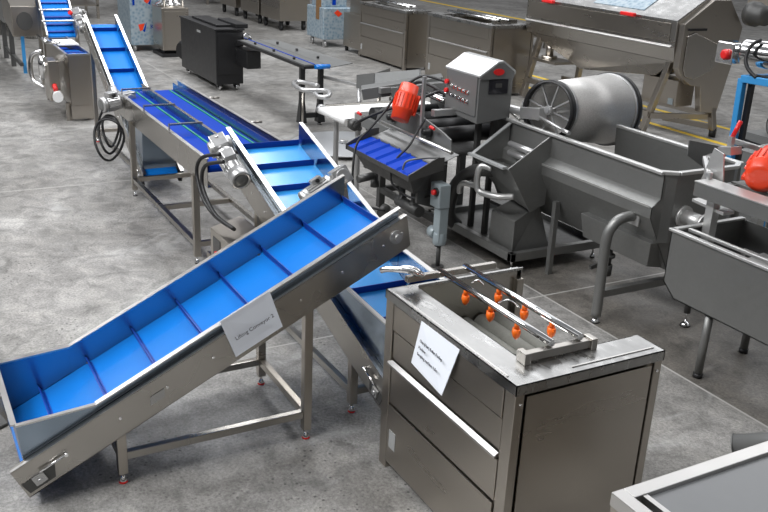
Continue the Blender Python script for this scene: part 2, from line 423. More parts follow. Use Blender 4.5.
    for lu in legs:
        for v0,out in ((0,-1),(W,1)):
            m=MB(T); ztop=zl(k)+slope*(lu-k)-stz-ldrop*.55
            vv=v0+.012*out
            m.box(lu-w/2,lu+w/2,vv-w/2,vv+w/2,.055,ztop)
            lg=m.build('leg','steel',root,bevel=.003)
            p=T((lu,vv,0)); foot(lg,p.x,p.y,.055)
    for v0,out in ((0,-1),(W,1)):
        vv=v0+.012*out
        m=MB(T); m.box(legs[0]+w/2,legs[-1]-w/2,vv-.018,vv+.018,base_z-.02,base_z+.02); m.build('base_rail',mat,root,bevel=.003)
    for lu in legs:
        m=MB(T); m.box(lu-.018,lu+.018,-.01+w/2,W+.01-w/2,base_z-.02,base_z+.02); m.build('cross_beam','steel',root,bevel=.003)
    m=MB(T); lu=legs[-1]; z=zl(k)+slope*(lu-k)-stz-ldrop*.8; m.box(lu-.018,lu+.018,w/2,W-w/2,z-.02,z+.02); m.build('cross_beam','steel',root)
    return bt

# --- lifting conveyor in front (travels along +y)
X1=-3.8; W1=.62
T1=lambda p:Vector((X1-p[1],p[0],p[2]))
c1=thing('lifting_conveyor',(X1-W1/2,1.25,0),'blue belt lifting conveyor in the foreground with a paper sign on its side','conveyor','inclined flighted conveyors')
lip1=lambda u:.452+.494*(u-.663)
bt1=lifting_conveyor(T1,c1,W1,lip1,.663,(.315,.425,.27),2.22,.494,8,.515,.2435,('belt','flight'),.15,.052,.185,(.765,1.72))
m=MB(); gearmotor(c1,(-4.56,2.22,1.155),(0,-.88,-.46),(-.25,0,1),L=.22,r=.046)
m.bm.free()
m=MB(T1); m.box(.81,.85,-.0445,-.042,.345,.39); 
m.bm.free()
m=MB(T1); m.hexa([(.905,-.0435,.40),(.975,-.0435,.433),(.975,-.041,.433),(.905,-.041,.40),(.905,-.0435,.445),(.975,-.0435,.478),(.975,-.041,.478),(.905,-.041,.445)]); m.build('rating_plate','smear',c1)
m=MB(T1); m.cyl((2.15,.03,.975),(2.15,W1-.03,.975),.03); m.build('head_roller','chrome',c1)

# paper sign taped on its channel
def P1(u,z): return Vector((-3.752,u,z))
sg=thing('paper_sign',(-3.752,1.4,.72),'white A4 sign reading Lifting Conveyor taped to the side of the front conveyor','sign','paper signs taped on machines')
A=(1.250,.775);B=(1.500,.893);Cc=(1.562,.700);Dd=(1.325,.575)
m=MB(); m.hexa([(-3.753,*A),(-3.753,*B),(-3.751,*B),(-3.751,*A),(-3.748,*Dd),(-3.735,*Cc),(-3.733,*Cc),(-3.746,*Dd)]); m.build('sheet','paper',sg)
dx=Vector((0,B[0]-A[0],B[1]-A[1])).normalized(); dy=Vector((0,-dx.z,dx.y))
text('printed_words','Lifting Conveyor 2',.0285,Vector((-3.729,1.322,.672)),dx,dy,'ink',sg)

# --- second lifting conveyor (travels along -x), between the first one and the sorting table
Y2=2.075; W2=.525
T2=lambda p:Vector((-p[0],Y2+p[1],p[2]))
c2=thing('lifting_conveyor',(-4.9,Y2+W2/2,0),'pale blue lifting conveyor rising behind the front one to the green-striped belt','conveyor','inclined flighted conveyors')
lip2=lambda u:.735+.295*(u-4.42)
bt2=lifting_conveyor(T2,c2,W2,lip2,4.42,(3.54,.69,3.49),5.93,.295,9,3.75,.27,('belt3','flight'),.15,.075,.19,(3.93,5.35),base_z=.13)
gearmotor(c2,(-5.74,1.965,1.06),(.93,0,-.30),(.15,-.35,1),L=.36,r=.062)
m=MB(T2); m.cyl((5.86,.03,.95),(5.86,W2-.03,.95),.035); m.build('head_roller','chrome',c2)

# --- third, far one (travels along -x) rising to the tanks
Y3=2.12; W3=.32
T3=lambda p:Vector((-p[0],Y3+p[1],p[2]))
c3=thing('lifting_conveyor',(-9.6,Y3+W3/2,0),'narrow steep blue conveyor at upper left rising away from the green-striped belt','conveyor','inclined flighted conveyors')
lip3=lambda u:.62+.49*(u-9.25)
bt3=lifting_conveyor(T3,c3,W3,lip3,9.25,(8.55,.60,8.45),10.85,.49,6,8.95,.355,('belt_m','flight'),.10,.05,.16,(8.9,10.6),base_z=.13,edge=.013)

# ------------------------------------------------------------------ horizontal sorting conveyor
fc=thing('sorting_conveyor',(-7.4,2.3,0),'long level blue sorting belt with green strips and a steel divider','conveyor')
x0,x1=-9.0,-6.12; ya,yb=1.97,2.61
for yy,s,top in ((ya,-1,.915),(yb,1,.965)):
    m=MB(); m.box(x0,x1,yy-.002,yy+.002,.70,top); m.box(x0,x1,min(yy,yy-s*.03),max(yy,yy-s*.03),.70,.704)
    g=m.build('side_frame','steel_h',fc)
    m=MB(); m.box(x0,x1,yy-.015,yy+.015,top,top+.005); m.build('folded_edge','bright',g)
m=MB(); pts=[]
for i in range(9):
    an=PI/2+PI*i/8; pts.append((x0+.05+.04*math.cos(an),.84+.04*math.sin(an)))
for i in range(9):
    an=-PI/2+PI*i/8; pts.append((x1-.05+.04*math.cos(an),.84+.04*math.sin(an)))
m.prism(pts,ya+.02,yb-.02); bo=m.build('belt','belt2',fc)
for yy in (2.165,2.50):
    m=MB(); m.box(x0+.1,x1-.1,yy-.008,yy+.008,.88,.888); m.build('green_strip','green',bo)
m=MB(); m.box(x0+.1,x1-.1,2.225,2.23,.884,.955); m.box(x0+.1,x1-.1,2.213,2.242,.955,.96); m.build('divider_rail','steel_h',fc)
m=MB(); m.box(x0+.1,x1-.1,2.53,2.533,.884,.96); m.build('guide_plate','steel_h',fc)
for xx in (-8.62,-7.82,-7.05):
    m=MB(); m.box(xx-.015,xx+.015,ya-.01,2.235,.962,.975); m.box(xx-.01,xx+.01,ya-.012,ya-.004,.90,.975); m.build('bracket','steel_h',fc)
for xx in (-8.2,-7.1):
    m=MB(); m.cyl((xx,yb,.93),(xx,yb+.16,.93),.012); m.build('bracket','steel_h',fc)
for xx in (-8.36,-6.44):
    for yy in (ya+.005,yb-.005):
        m=MB(); m.box(xx-.025,xx+.025,yy-.025,yy+.025,.06,.72); lg=m.build('leg','steel',fc,bevel=.003); foot(lg,xx,yy,.06,red=False)
for yy in (ya+.005,yb-.005):
    m=MB(); m.box(-8.335,-6.465,yy-.02,yy+.02,.14,.18); m.build('base_rail','steel_h',fc)
for xx in (-8.36,-6.44):
    m=MB(); m.box(xx-.018,xx+.018,ya+.03,yb-.03,.14,.18); m.build('cross_beam','steel',fc)
m=MB(); m.box(-7.45,-7.41,ya+.03,yb-.03,.14,.18); m.build('cross_beam','steel',fc)
# drive motor at the far end, with hanging coiled cable
gearmotor(fc,(-8.66,1.95,.85),(.3,-1,-.1),(0,0,1),L=.20,r=.066)
m=MB(); m.lathe((-8.82,1.945,.86),(0,-1,0),[(0,.115),(.035,.115),(.05,.10),(.052,.03)]); m.build('drive_cover','cast',fc)
m=MB()
for k in range(3):
    cx,cy,cz=-8.62,1.84-k*.02,.58; R=.13+.02*k
    m.tube([(cx+.05*k+.06*math.sin(a*2),cy+R*(.55+.12*k)*math.cos(a),cz+R*1.15*math.sin(a)-.03*k) for a in [2*PI*i/12+.3*k for i in range(13)]],.012,seg=6,smooth=True)
m.tube([(-8.60,1.78,.80),(-8.62,1.74,.70),(-8.66,1.74,.60)],.012,seg=6)
tag(m.build('cable','rubber'),'coiled black cable hanging under the motor of the sorting belt','cable')
m=MB(); m.tube([(-5.62,1.90,1.08),(-5.78,1.82,1.02),(-5.83,1.80,.90),(-5.70,1.80,.76),(-5.50,1.82,.69),(-5.28,1.87,.665)],.013,seg=8)
m.tube([(-5.50,1.88,1.06),(-5.66,1.81,1.0),(-5.72,1.80,.88),(-5.62,1.80,.78),(-5.45,1.81,.71),(-5.27,1.86,.675)],.013,seg=8)
tag(m.build('cable','rubber'),'pair of thick black cables looping from the gearmotor to the small switch cabinet','cable')

# ------------------------------------------------------------------ small switch cabinet below conveyor two
sw=thing('switch_cabinet',(-5.4,1.95,0),'small stainless switch cabinet with red button standing beside conveyor two','cabinet')
m=MB(); m.hexa([(-5.56,1.80,.40),(-5.20,1.80,.40),(-5.20,2.02,.40),(-5.56,2.02,.40),(-5.56,1.80,.60),(-5.20,1.80,.60),(-5.20,2.02,.66),(-5.56,2.02,.66)]); m.build('body','steel',sw,bevel=.004)
m=MB(); m.box(-5.50,-5.36,1.796,1.80,.43,.56); pl=m.build('button_panel','dkmatte',sw)
m=MB(); m.cyl((-5.42,1.796,.46),(-5.42,1.782,.46),.017); m.build('button','redb',pl,label='red push button')
m=MB(); m.box(-5.55,-5.50,1.82,1.86,0,.40); m.box(-5.25,-5.21,1.82,1.86,0,.40); m.box(-5.55,-5.21,1.96,2.0,0,.03); m.box(-5.42,-5.34,1.90,1.96,0,.40); m.build('stand','steel',sw)
m=MB(); m.box(-5.93,-5.62,1.86,2.03,0,.02); m.hexa([(-5.90,1.88,.02),(-5.64,1.88,.02),(-5.64,2.02,.02),(-5.90,2.02,.02),(-5.90,1.88,.30),(-5.64,1.88,.30),(-5.64,2.02,.30),(-5.90,2.02,.30)])
tag(m.build('junction_box','steel',bevel=.004),'low closed stainless box on the floor beside the switch cabinet','box')

# ------------------------------------------------------------------ roller washer in the foreground
def washer(root,x0,x1,y0,y1,h,detail=True,mat='steel',topmat='smear',sp=.30,strip_z=None,far_open=None):
    t=.004
    m=MB(); bx0,bx1,by0,by1=x0+.02,x1-.02,y0+.02,y1-.02
    m.box(bx0,bx1,by0,by0+t,.06,h-.045)
    if far_open:
        m.box(bx0,bx1,by1-t,by1,.06,.56); m.box(far_open,far_open+t,by0+.1,by1,.06,h-.045); m.box(far_open,bx1,by1-t,by1,.56,h-.045)
    else: m.box(bx0,bx1,by1-t,by1,.06,h-.045)
    m.box(bx0,bx0+t,by0,by1,.06,h-.045); m.box(bx1-t,bx1,by0,by1,.06,h-.045); m.box(bx0,bx1,by0,by1,.06,.064)
    m.build('body',mat,root)
    for (a,b) in ((x0,y0),(x1-.075,y0),(x0,y1-.05),(x1-.075,y1-.05)):
        m=MB(); m.box(a+.004,a+.071,b+.004,b+.046,.0,h-.04); m.build('corner_post',mat,root,bevel=.003)
    # long side: upper panel recess, bright strip, lower panel, kick plate
    sz=strip_z if strip_z else h*.625
    m=MB(); m.box(x0+.08,x1-.08,y0+.006,y0+.012,.40*h,sz-.02); m.box(x0+.08,x1-.08,y0+.010,y0+.016,sz+.03,h-.20*h)
    m.box(x0+.08,x1-.08,y0+.004,y0+.014,h-.19*h,h-.05); m.build('upper_panel',mat,root,bevel=.002)
    m=MB(); m.box(x0+.075,x1-.085,y0+.003,y0+.013,.045,.385*h); lp=m.build('lower_panel',mat,root,bevel=.002)
    m=MB(); m.prism([(y0+.012,sz+.012*h),(y0-.008*h,sz-.002*h),(y0-.008*h,sz-.014*h),(y0+.012,sz-.014*h)],x0+.06,x1-.085,axis='u'); m.build('trim_strip','bright',root)
    m=MB(); m.box(x0+.1,x0+.16,y0+.0005,y0+.003,.15*h,.25*h); m.build('rating_plate','greyl',lp)
    m=MB(); m.box(x1-.008,x1-.004,y0+.06,y1-.06,.045,h-.06); m.build('end_panel',mat,root)
    m=MB()
    for zz in (h-.09,.12):
        for yy in (y0+.03,y1-.03): m.cyl((x1-.004,yy,zz),(x1+.003,yy,zz),.006,seg=8)
    m.build('bolts','chrome',root)

W0=thing('roller_washer',(-2.93,2.345,0),'waist-high stainless brush roller washer in the foreground with orange nozzles','machine')
bx0,bx1,by0,by1,bh=-3.44,-2.40,1.965,2.735,.95
washer(W0,bx0,bx1,by0,by1,bh,far_open=-2.565)
# deck: rim strips round an opening
ox0,ox1,oy0,oy1=-3.40,-2.565,2.12,2.47
m=MB(); z0,z1=bh-.045,bh
m.box(bx0,bx1,by0,by0+.004,z0,z1); m.box(bx1-.004,bx1,by0,by1,z0,z1); m.box(bx0,bx0+.004,by0,by1,z0,z1);m.box(ox1,bx1,by1-.004,by1,z0,z1);m.box(bx0,ox0,by1-.004,by1,z0,z1)
m.box(bx0,bx1,by0,oy0,z1-.004,z1); m.box(ox1,bx1,oy0,by1,z1-.004,z1); m.box(bx0,ox0,oy0,by1,z1-.004,z1)
m.box(ox0,ox0+.006,oy0,by1,z1,z1+.012)
m.build('deck','smear',W0)
m=MB(); m.box(bx0+.05,bx1-.08,by0+.012,by0+.020,z1,z1+.004);m.box(bx1-.045,bx1-.037,by0+.3,by1-.03,z1,z1+.004); m.build('deck_seam','bright',W0)
# open discharge side behind the rollers
m=MB(); m.box(ox0,ox1,oy0-.004,oy0,.55,z1); m.box(ox0,ox1,by1-.03,by1-.026,.45,.62); m.box(ox1,ox1+.004,oy0,by1-.03,.55,z1); m.box(ox0-.004,ox0,oy0,by1-.03,.55,z1)
m.build('trough_wall','steel_h',W0)
m=MB(); m.hexa([(ox0,oy0,.60),(ox1,oy0,.60),(ox1,by1-.03,.60),(ox0,by1-.03,.60),(ox0,oy0,.612),(ox1,oy0,.612),(ox1,by1-.03,.612),(ox0,by1-.03,.612)]); m.build('trough_floor','water',W0)
for i,yy in enumerate((2.20,2.30,2.40,2.50,2.60)):
    m=MB(); m.cyl((ox0+.01,yy,.70-.012*abs(i-2)*0),(ox1-.01,yy,.70),.046,seg=20); m.build('brush_roller','brush',W0)
# drain sheet bright at the right end
m=MB(); m.hexa([(-2.86,2.17,.80),(-2.575,2.17,.905),(-2.575,2.62,.905),(-2.86,2.62,.80),(-2.86,2.17,.804),(-2.575,2.17,.909),(-2.575,2.62,.909),(-2.86,2.62,.804)]); m.build('discharge_sheet','polish',W0)
# spray frame
z=1.0
m=MB(); m.bar((ox0,2.05,z),(ox0,2.56,z),.03,.03); m.bar((ox1+.01,2.10,.975),(ox1+.01,2.47,.975),.035,.035); m.box(ox1-.02,ox1+.04,2.095,2.125,bh,z); m.box(ox1-.02,ox1+.04,2.44,2.47,bh,z)
m.build('spray_frame','steel_h',W0,bevel=.003)
for yy in (2.245,2.395):
    m=MB(); m.cyl((ox0-.02,yy,z+.01),(ox1+.015,yy,z+.01),.0155); pp=m.build('spray_pipe','chrome',W0)
    for xx in ((-3.18,-2.98,-2.785) if yy<2.3 else (-3.13,-2.93,-2.735)):
        m=MB(); m.cyl((xx,yy-.0,z+.005),(xx,yy,z-.025),.012,seg=10); m.lathe((xx,yy,z-.075),(0,0,1),[(0,.006),(.012,.015),(.03,.020),(.045,.018),(.05,.010)],seg=10)
        m.bar((xx-.022,yy,z-.035),(xx+.022,yy,z-.035),.012,.016); m.build('spray_nozzle','orange',pp,label='orange plastic spray nozzle')
for xx in (-3.10,-2.90,-2.70):
    m=MB(); m.lathe((xx,2.128,.915),(0,1,0),[(0,.018),(.012,.018),(.02,.010)],seg=10); m.build('side_nozzle','orange',W0,label='orange plastic side nozzle')
m=MB(); m.tube([(-3.445,2.02,1.035),(-3.43,2.06,1.045),(-3.40,2.10,1.04),(-3.395,2.14,1.005)],.013,cap=True); 
m.tube([(-3.40,2.14,1.0),(-3.40,2.07,1.04),(-3.47,1.99,1.035),(-3.50,1.97,1.02)],.015); m.build('inlet_pipe','chrome',W0)
m=MB(); m.tube([(-3.22,2.30,1.01),(-3.20,2.32,1.03),(-3.18,2.34,1.01)],.004,seg=6); m.tube([(-2.98,2.28,1.01),(-2.93,2.30,1.04),(-2.90,2.34,1.01)],.004,seg=6); m.build('pipe_clip','chrome',W0)

sg2=thing('paper_sign',(-3.18,1.955,.75),'white A4 sheet with three typed lines taped to the foreground roller washer','sign','paper signs taped on machines')
m=MB(); m.hexa([(-3.105,1.964,.925),(-2.795,1.964,.925),(-2.795,1.967,.925),(-3.105,1.967,.925),(-3.140,1.945,.705),(-2.845,1.925,.690),(-2.845,1.928,.690),(-3.140,1.948,.705)][::1]); m.build('sheet','paper',sg2)
for i,(t_,w_) in enumerate((('One (Hair) Roller Peeling',0),('Machine',0),('Sampling machine, 1.8m',0))):
    zz=.838-.030*i; yy=1.954-.0009*(i+1)*6
    text('printed_words',t_,.0195,Vector((-3.078,yy-.004,zz)),(1,-.055,0),(0,.12,1),'ink',sg2)

# ------------------------------------------------------------------ far cabinets of the same kind
GC='big stainless washers in the back row'
K2=thing('roller_washer',(-12.6,8.6,0),'stainless washer cabinet with bright strip directly behind the grey control box','machine',None)
washer(K2,-13.55,-11.66,8.30,9.13,1.105); 
m=MB(); m.box(-13.55,-11.66,8.30,8.42,1.06,1.105); m.box(-12.0,-11.66,8.42,9.13,1.06,1.105); m.box(-13.55,-13.3,8.42,9.13,1.06,1.105); m.build('deck','smear',K2)
for yy in (8.6,8.8): 
    m=MB(); m.cyl((-13.4,yy,1.15),(-11.9,yy,1.15),.02); m.build('spray_pipe','chrome',K2)
m=MB(); m.box(-11.95,-11.90,8.5,8.95,1.10,1.16); m.build('spray_frame','steel_h',K2)
m=MB(); m.cyl((-13.3,8.6,.9),(-12.0,8.6,.9),.08); m.cyl((-13.3,8.8,.9),(-12.0,8.8,.9),.08); m.build('brush_roller','brush',K2)
K1=thing('roller_washer',(-15.2,8.6,0),'stainless washer cabinet left of the one behind the control box, open shadowed end','machine')
washer(K1,-16.1,-14.28,8.30,8.82,1.04)
m=MB(); m.box(-16.1,-14.28,8.30,8.45,1.0,1.045); m.box(-14.7,-14.28,8.45,8.82,1.0,1.045); m.box(-16.1,-15.9,8.45,8.82,1.0,1.045); m.build('deck','smear',K1)
for yy in (8.55,8.68):
    m=MB(); m.cyl((-15.95,yy,1.09),(-14.6,yy,1.09),.018); m.build('spray_pipe','chrome',K1)
m=MB(); m.cyl((-15.9,8.62,.88),(-14.7,8.62,.88),.1); m.build('brush_roller','brush',K1)

# ------------------------------------------------------------------ grey drum washing line
TB=thing('drum_washing_tub',(-5.1,4.75,0),'long matte grey washing tub on bent pipe legs that holds the perforated drum','machine')
# profile in (y,z): near wall, crease, sloping bottom
def tubprof(y0,y1,top,off=0):
    return [(y0,top),(y0,.93),(y0-.07,.88),(y0-.07,.80),(y0+.16,.40),(y0+.42,.34),(y1-.1,.42),(y1+.02,.85),(y1,top)]
xa,xb=-6.05,-4.13; yn,yf=4.42,5.14
def shell(prof,x0,x1,t):
    m=MB()
    for i in range(len(prof)-1):
        a=Vector(prof[i]); b=Vector(prof[i+1]); d=(b-a).normalized(); n=Vector((-d.y,d.x))*t
        m.prism([tuple(a),tuple(b),tuple(b+n),tuple(a+n)],x0,x1,axis='u')
    return m
PR=tubprof(yn,yf,1.095)
mm=shell(PR,-5.385,xb,.004); 
for q in range(len(PR)-2):
    a=Vector(PR[q]); b=Vector(PR[q+1]); d=(b-a).normalized(); n=Vector((-d.y,d.x))*.004
    mm.prism([tuple(a),tuple(b),tuple(b+n),tuple(a+n)],xa,-5.385,axis='u')
mm.build('tub_shell','matte',TB)
for xx in (xa,xb-.004):
    m=MB(); m.prism([(p[0],p[1]) for p in PR],xx,xx+.004,axis='u'); 
    if xx==xa: m.bm.free(); continue
    m.build('end_wall','matte',TB)
m=MB(); m.prism([(yn,.60),(yn+.1,.40),(yn+.42,.34),(yf-.1,.42),(yf,.60)],xa,xa+.004,axis='u'); m.build('end_wall','matte',TB)
m=MB(); m.box(xa,xb+.0,yn-.028,yn+.012,1.095,1.12); m.build('rim','matte_l',TB,bevel=.006)
m=MB(); m.box(-5.385,xb,yf-.012,yf+.028,1.095,1.12); m.build('rim','matte_l',TB,bevel=.006)
m=MB(); m.hexa([(xb-.02,yn-.028,1.095),(xb+.06,yn+.10,1.095),(xb+.06,yf-.08,1.095),(xb-.02,yf+.028,1.095),(xb-.02,yn-.028,1.12),(xb+.06,yn+.10,1.12),(xb+.06,yf-.08,1.12),(xb-.02,yf+.028,1.12)]);
m.bm.free()
m=MB()
for a,b in (((xb-.03,yn-.008),(xb+.04,yn+.09)),((xb+.04,yn+.09),(xb+.04,yf-.09)),((xb+.04,yf-.09),(xb-.03,yf+.008))): m.bar((a[0],a[1],1.108),(b[0],b[1],1.108),.04,.026)
m.build('rim','matte_l',TB,bevel=.006)
m=MB(); m.prism([(xb-.01,yn+.0),(xb+.03,yn+.09),(xb+.03,yf-.09),(xb-.01,yf)],.62,1.10,axis='z'); m.build('outlet_wall','matte',TB)
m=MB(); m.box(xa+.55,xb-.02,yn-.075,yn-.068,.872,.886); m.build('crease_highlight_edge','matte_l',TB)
m=MB(); m.hexa([(-4.85,yn+.02,.43),(xb-.05,yn+.02,.43),(xb-.05,yn+.38,.36),(-4.85,yn+.38,.36),(-4.85,yn-.03,.62),(xb-.0,yn-.03,.62),(xb-.0,yn+.38,.62),(-4.85,yn+.38,.62)]); m.build('sump','matte',TB,bevel=.004)
# bent pipe leg near, and rear legs
for (lx,ly,sgn) in ((-4.32,4.17,1),(-4.32,5.40,-1)):
    m=MB(); yy=ly
    m.tube([(lx,ly,.05),(lx,ly,.35),(lx,ly,.62),(lx+.01,ly+.035*sgn,.72),(lx+.02,ly+.10*sgn,.765),(lx+.02,ly+.22*sgn,.77)],.036,seg=14)
    lg=m.build('leg','matte',TB)
    m=MB(); m.box(lx-.04,lx+.08,min(ly+.19*sgn,ly+.20*sgn),max(ly+.19*sgn,ly+.20*sgn),.71,.83); m.build('mounting_plate','matte_l',lg)
    foot(lg,lx,ly,.05,red=False,r=.03)
m=MB(); m.bar((-4.32,4.17,.22),(-4.32,5.40,.22),.05,.05); m.build('cross_beam','matte',TB)
m=MB(); m.bar((-4.32,5.36,.22),(-5.22,5.02,.22),.05,.05); m.build('base_rail','matte',TB)
m=MB(); m.cyl((-4.62,4.50,.42),(-4.62,4.50,.26),.028); m.cyl((-4.62,4.50,.36),(-4.62,4.50,.34),.05); m.bar((-4.62,4.47,.30),(-4.62,4.34,.28),.02,.03); m.cyl((-4.62,4.50,.28),(-4.62,4.50,.20),.04); m.build('drain_valve','dkmatte',TB)
m=MB(); m.cyl((-4.10,4.62,.80),(-3.92,4.62,.80),.05); m.cyl((-4.10,4.62,.80),(-4.08,4.62,.80),.075); m.cyl((-3.92,4.62,.80),(-3.90,4.62,.80),.07); m.build('outlet_pipe','matte_l',TB)

# drum
DR=thing('perforated_drum',(-5.5,4.75,.9),'perforated steel drum with black hoops and spokes lying in the grey tub','drum')
ca=Vector((-5.50,4.54,1.245)); cb=Vector((-5.72,5.32,1.165)); ax=(cb-ca).normalized(); LL=(cb-ca).length; RA,RB=.222,.292
def ring(h0,h1,ra,rb,w):
    m=MB(); m.lathe(ca,ax,[(h0,ra-w),(h0,ra),(h1,rb),(h1,rb-w),(h0,ra-w)],seg=48)
    bmesh.ops.delete(m.bm,geom=[f for f in m.bm.faces if len(f.verts)>4],context='FACES'); return m
m=MB(); m.lathe(ca,ax,[(0,RA),(LL,RB)],seg=48)
bmesh.ops.delete(m.bm,geom=[f for f in m.bm.faces if len(f.verts)>4],context='FACES'); ms=m.build('screen','mesh',DR)
md=ms.modifiers.new('thickness','SOLIDIFY'); md.thickness=.004
ring(-.05,.0,RA+.012,RA+.014,.022).build('hoop','black',DR)
ring(LL,LL+.05,RB+.014,RB+.014,.022).build('hoop','black',DR)
ring(.0,.03,RA+.008,RA+.010,.02).build('hoop_flange','cast',DR)
ring(LL-.03,LL,RB+.004,RB+.007,.02).build('hoop_flange','cast',DR)
u_=ax.orthogonal().normalized(); w_=ax.cross(u_)
for end,rr in ((-.01,RA),(LL,RB)):
    for k in range(8):
        an=2*PI*k/8+.2; d_=u_*math.cos(an)+w_*math.sin(an); p=ca+ax*end
        m=MB(); m.bar(p+d_*.02,p+d_*(rr-.006),.012,.012,up=ax); m.build('spoke','cast',DR)
m=MB(); m.cyl(ca-ax*.06,cb+ax*.03,.022); m.cyl(ca-ax*.05,ca+ax*.02,.035); m.build('axle','cast',DR)
# axle support and side air cylinder, spray bar
m=MB(); m.cyl((-6.08,4.44,1.18),(-5.72,4.45,1.19),.034); m.cyl((-6.30,4.44,1.18),(-6.08,4.44,1.18),.018); m.bar((-5.72,4.45,1.19),(-5.50,4.47,1.22),.08,.09); m.build('bearing_housing','cast',TB,bevel=.003)
m=MB(); m.cyl((-5.52,4.44,1.20),(-5.16,4.40,1.17),.010); m.cyl((-5.17,4.401,1.17),(-5.08,4.39,1.165),.015); m.build('spray_bar','cast',TB)
m=MB(); m.cyl((-6.10,4.52,1.17),(-5.80,4.48,1.11),.010); m.build('brace_rod','bright',TB)
m=MB(); m.box(-5.86,-5.82,4.53,4.62,1.10,1.25); m.build('bearing_bracket','cast',TB)

# chute at left end of the tub, sticking out to the near side
CH=thing('side_chute',(-5.45,4.15,.5),'open grey feed chute with rollers on the near side of the washing tub','chute')
m=MB()
m.hexa([(-5.82,4.40,.80),(-5.812,4.40,.80),(-5.812,4.08,.80),(-5.82,4.08,.80),(-5.82,4.40,1.08),(-5.812,4.40,1.08),(-5.812,4.05,.855),(-5.82,4.05,.855)])
m.build('side_plate','matte',CH)
m=MB(); m.prism([(4.04,.87),(4.42,1.10),(4.42,.55),(4.28,.50)],-5.312,-5.30,axis='u'); m.build('side_plate','matte',CH)
m=MB(); m.prism([(4.05,.862),(4.052,.856),(4.40,1.078),(4.40,1.09)],-5.835,-5.80,axis='u'); m.build('folded_edge','greyl',CH)
m=MB(); m.box(-5.84,-5.36,4.025,4.065,.850,.868); m.build('front_lip','greyl',CH)
m=MB(); m.hexa([(-5.82,4.06,.845),(-5.31,4.06,.845),(-5.31,4.42,.74),(-5.82,4.42,.74),(-5.82,4.06,.85),(-5.31,4.06,.85),(-5.31,4.42,.745),(-5.82,4.42,.745)]); m.build('bottom_plate','matte',CH)
m=MB(); m.hexa([(-5.82,4.06,.845),(-5.31,4.06,.845),(-5.31,4.30,.50),(-5.75,4.30,.55),(-5.82,4.065,.845),(-5.31,4.065,.845),(-5.31,4.305,.50),(-5.75,4.305,.55)]); m.build('apron','matte',CH)
for zz in (.90,.83):
    m=MB(); m.cyl((-5.66,4.30,zz+.06),(-5.32,4.30,zz+.06),.025); m.build('roller','cast',CH)
# skid with pump cover underneath
SK=thing('blower_skid',(-5.8,4.6,0),'low grey skid carrying a covered blower under the side chute','machine')
m=MB(); m.box(-6.55,-5.30,4.14,4.19,.10,.17); m.box(-5.35,-5.30,4.14,5.1,.10,.17); m.box(-6.55,-6.50,4.14,5.1,.10,.17); m.box(-6.55,-5.30,5.05,5.1,.10,.17); m.build('skid_frame','matte',SK,bevel=.004)
m=MB(); m.box(-6.50,-5.35,4.19,5.05,.105,.12); m.build('skid_plate','dkmatte',SK)
for xx in (-6.48,-5.36):
    for yy in (4.2,5.04):
        foot(SK,xx,yy,.10,red=False)
m=MB(); m.hexa([(-5.72,4.22,.12),(-5.40,4.22,.12),(-5.40,4.60,.12),(-5.72,4.60,.12),(-5.72,4.22,.40),(-5.40,4.22,.40),(-5.46,4.50,.50),(-5.72,4.50,.50)]); m.build('blower_cover','matte',SK,bevel=.006)
m=MB(); m.cyl((-6.08,4.70,.12),(-6.08,4.70,.30),.12); m.box(-6.22,-5.94,4.56,4.84,.28,.31); m.build('blower_body','dkmatte',SK)
for y_,z_ in ((4.45,.60),(5.0,.42)):
    m=MB(); m.box(-5.22,-5.18,y_-.02,y_+.02,0,z_); m.build('leg','matte',TB)
# pipes
m=MB(); m.tube([(-5.62,4.34,.73),(-5.72,4.18,.74),(-5.86,4.12,.70),(-6.05,4.10,.56),(-6.15,4.10,.38),(-6.18,4.12,.22),(-6.17,4.2,.13)],.055,seg=16)
tag(m.build('hose','dkmatte'),'thick dark grey hose curving down from the side chute to the blower skid','pipe')
m=MB(); m.tube([(-5.60,4.10,.79),(-5.66,4.05,.80),(-5.68,4.03,.74),(-5.68,4.03,.63),(-5.64,4.05,.59),(-5.50,4.10,.59),(-5.42,4.2,.60)],.026,seg=12)
tag(m.build('bent_pipe','matte_l'),'U-bent steel pipe hanging in front of the side chute','pipe')
m=MB(); m.tube([(-5.95,4.05,.50),(-5.93,4.04,.56),(-5.88,4.05,.60),(-5.76,4.10,.60)],.024,seg=12)
tag(m.build('bent_pipe','matte_l'),'short elbow pipe between the thick hose and the U-bent pipe','pipe')

# ------------------------------------------------------------------ control box
CB=thing('control_box',(-6.1,4.25,.9),'grey control cabinet with sloped white top and rows of switches','cabinet')
fx0,fx1,fy=-6.34,-5.86,4.10; by=4.42
m=MB(); m.hexa([(fx0,fy,1.115),(fx1,fy,1.085),(fx1,by,1.12),(fx0,by,1.15),(fx0,fy,1.47),(fx1,fy,1.475),(fx1,by,1.475),(fx0,by,1.47)]); m.build('body','grey',CB,bevel=.004)
ym=4.26
m=MB(); m.prism([(fy-.012,1.468),(ym,1.575),(ym+.05,1.58),(by+.012,1.50),(by+.012,1.47),(fy-.012,1.455)],fx0-.012,fx1+.012,axis='u'); m.build('canopy','greyl',CB,bevel=.003)
m=MB(); m.prism([(fy+.002,1.46),(ym,1.56),(ym+.05,1.565),(by,1.49),(by,1.44),(fy+.002,1.44)],fx1+.0,fx1+.014,axis='u'); m.build('gable','grey',CB)
m=MB(); m.box(fx0+.02,fx1-.02,fy-.010,fy,1.14,1.455); dr=m.build('door','grey',CB,bevel=.003)
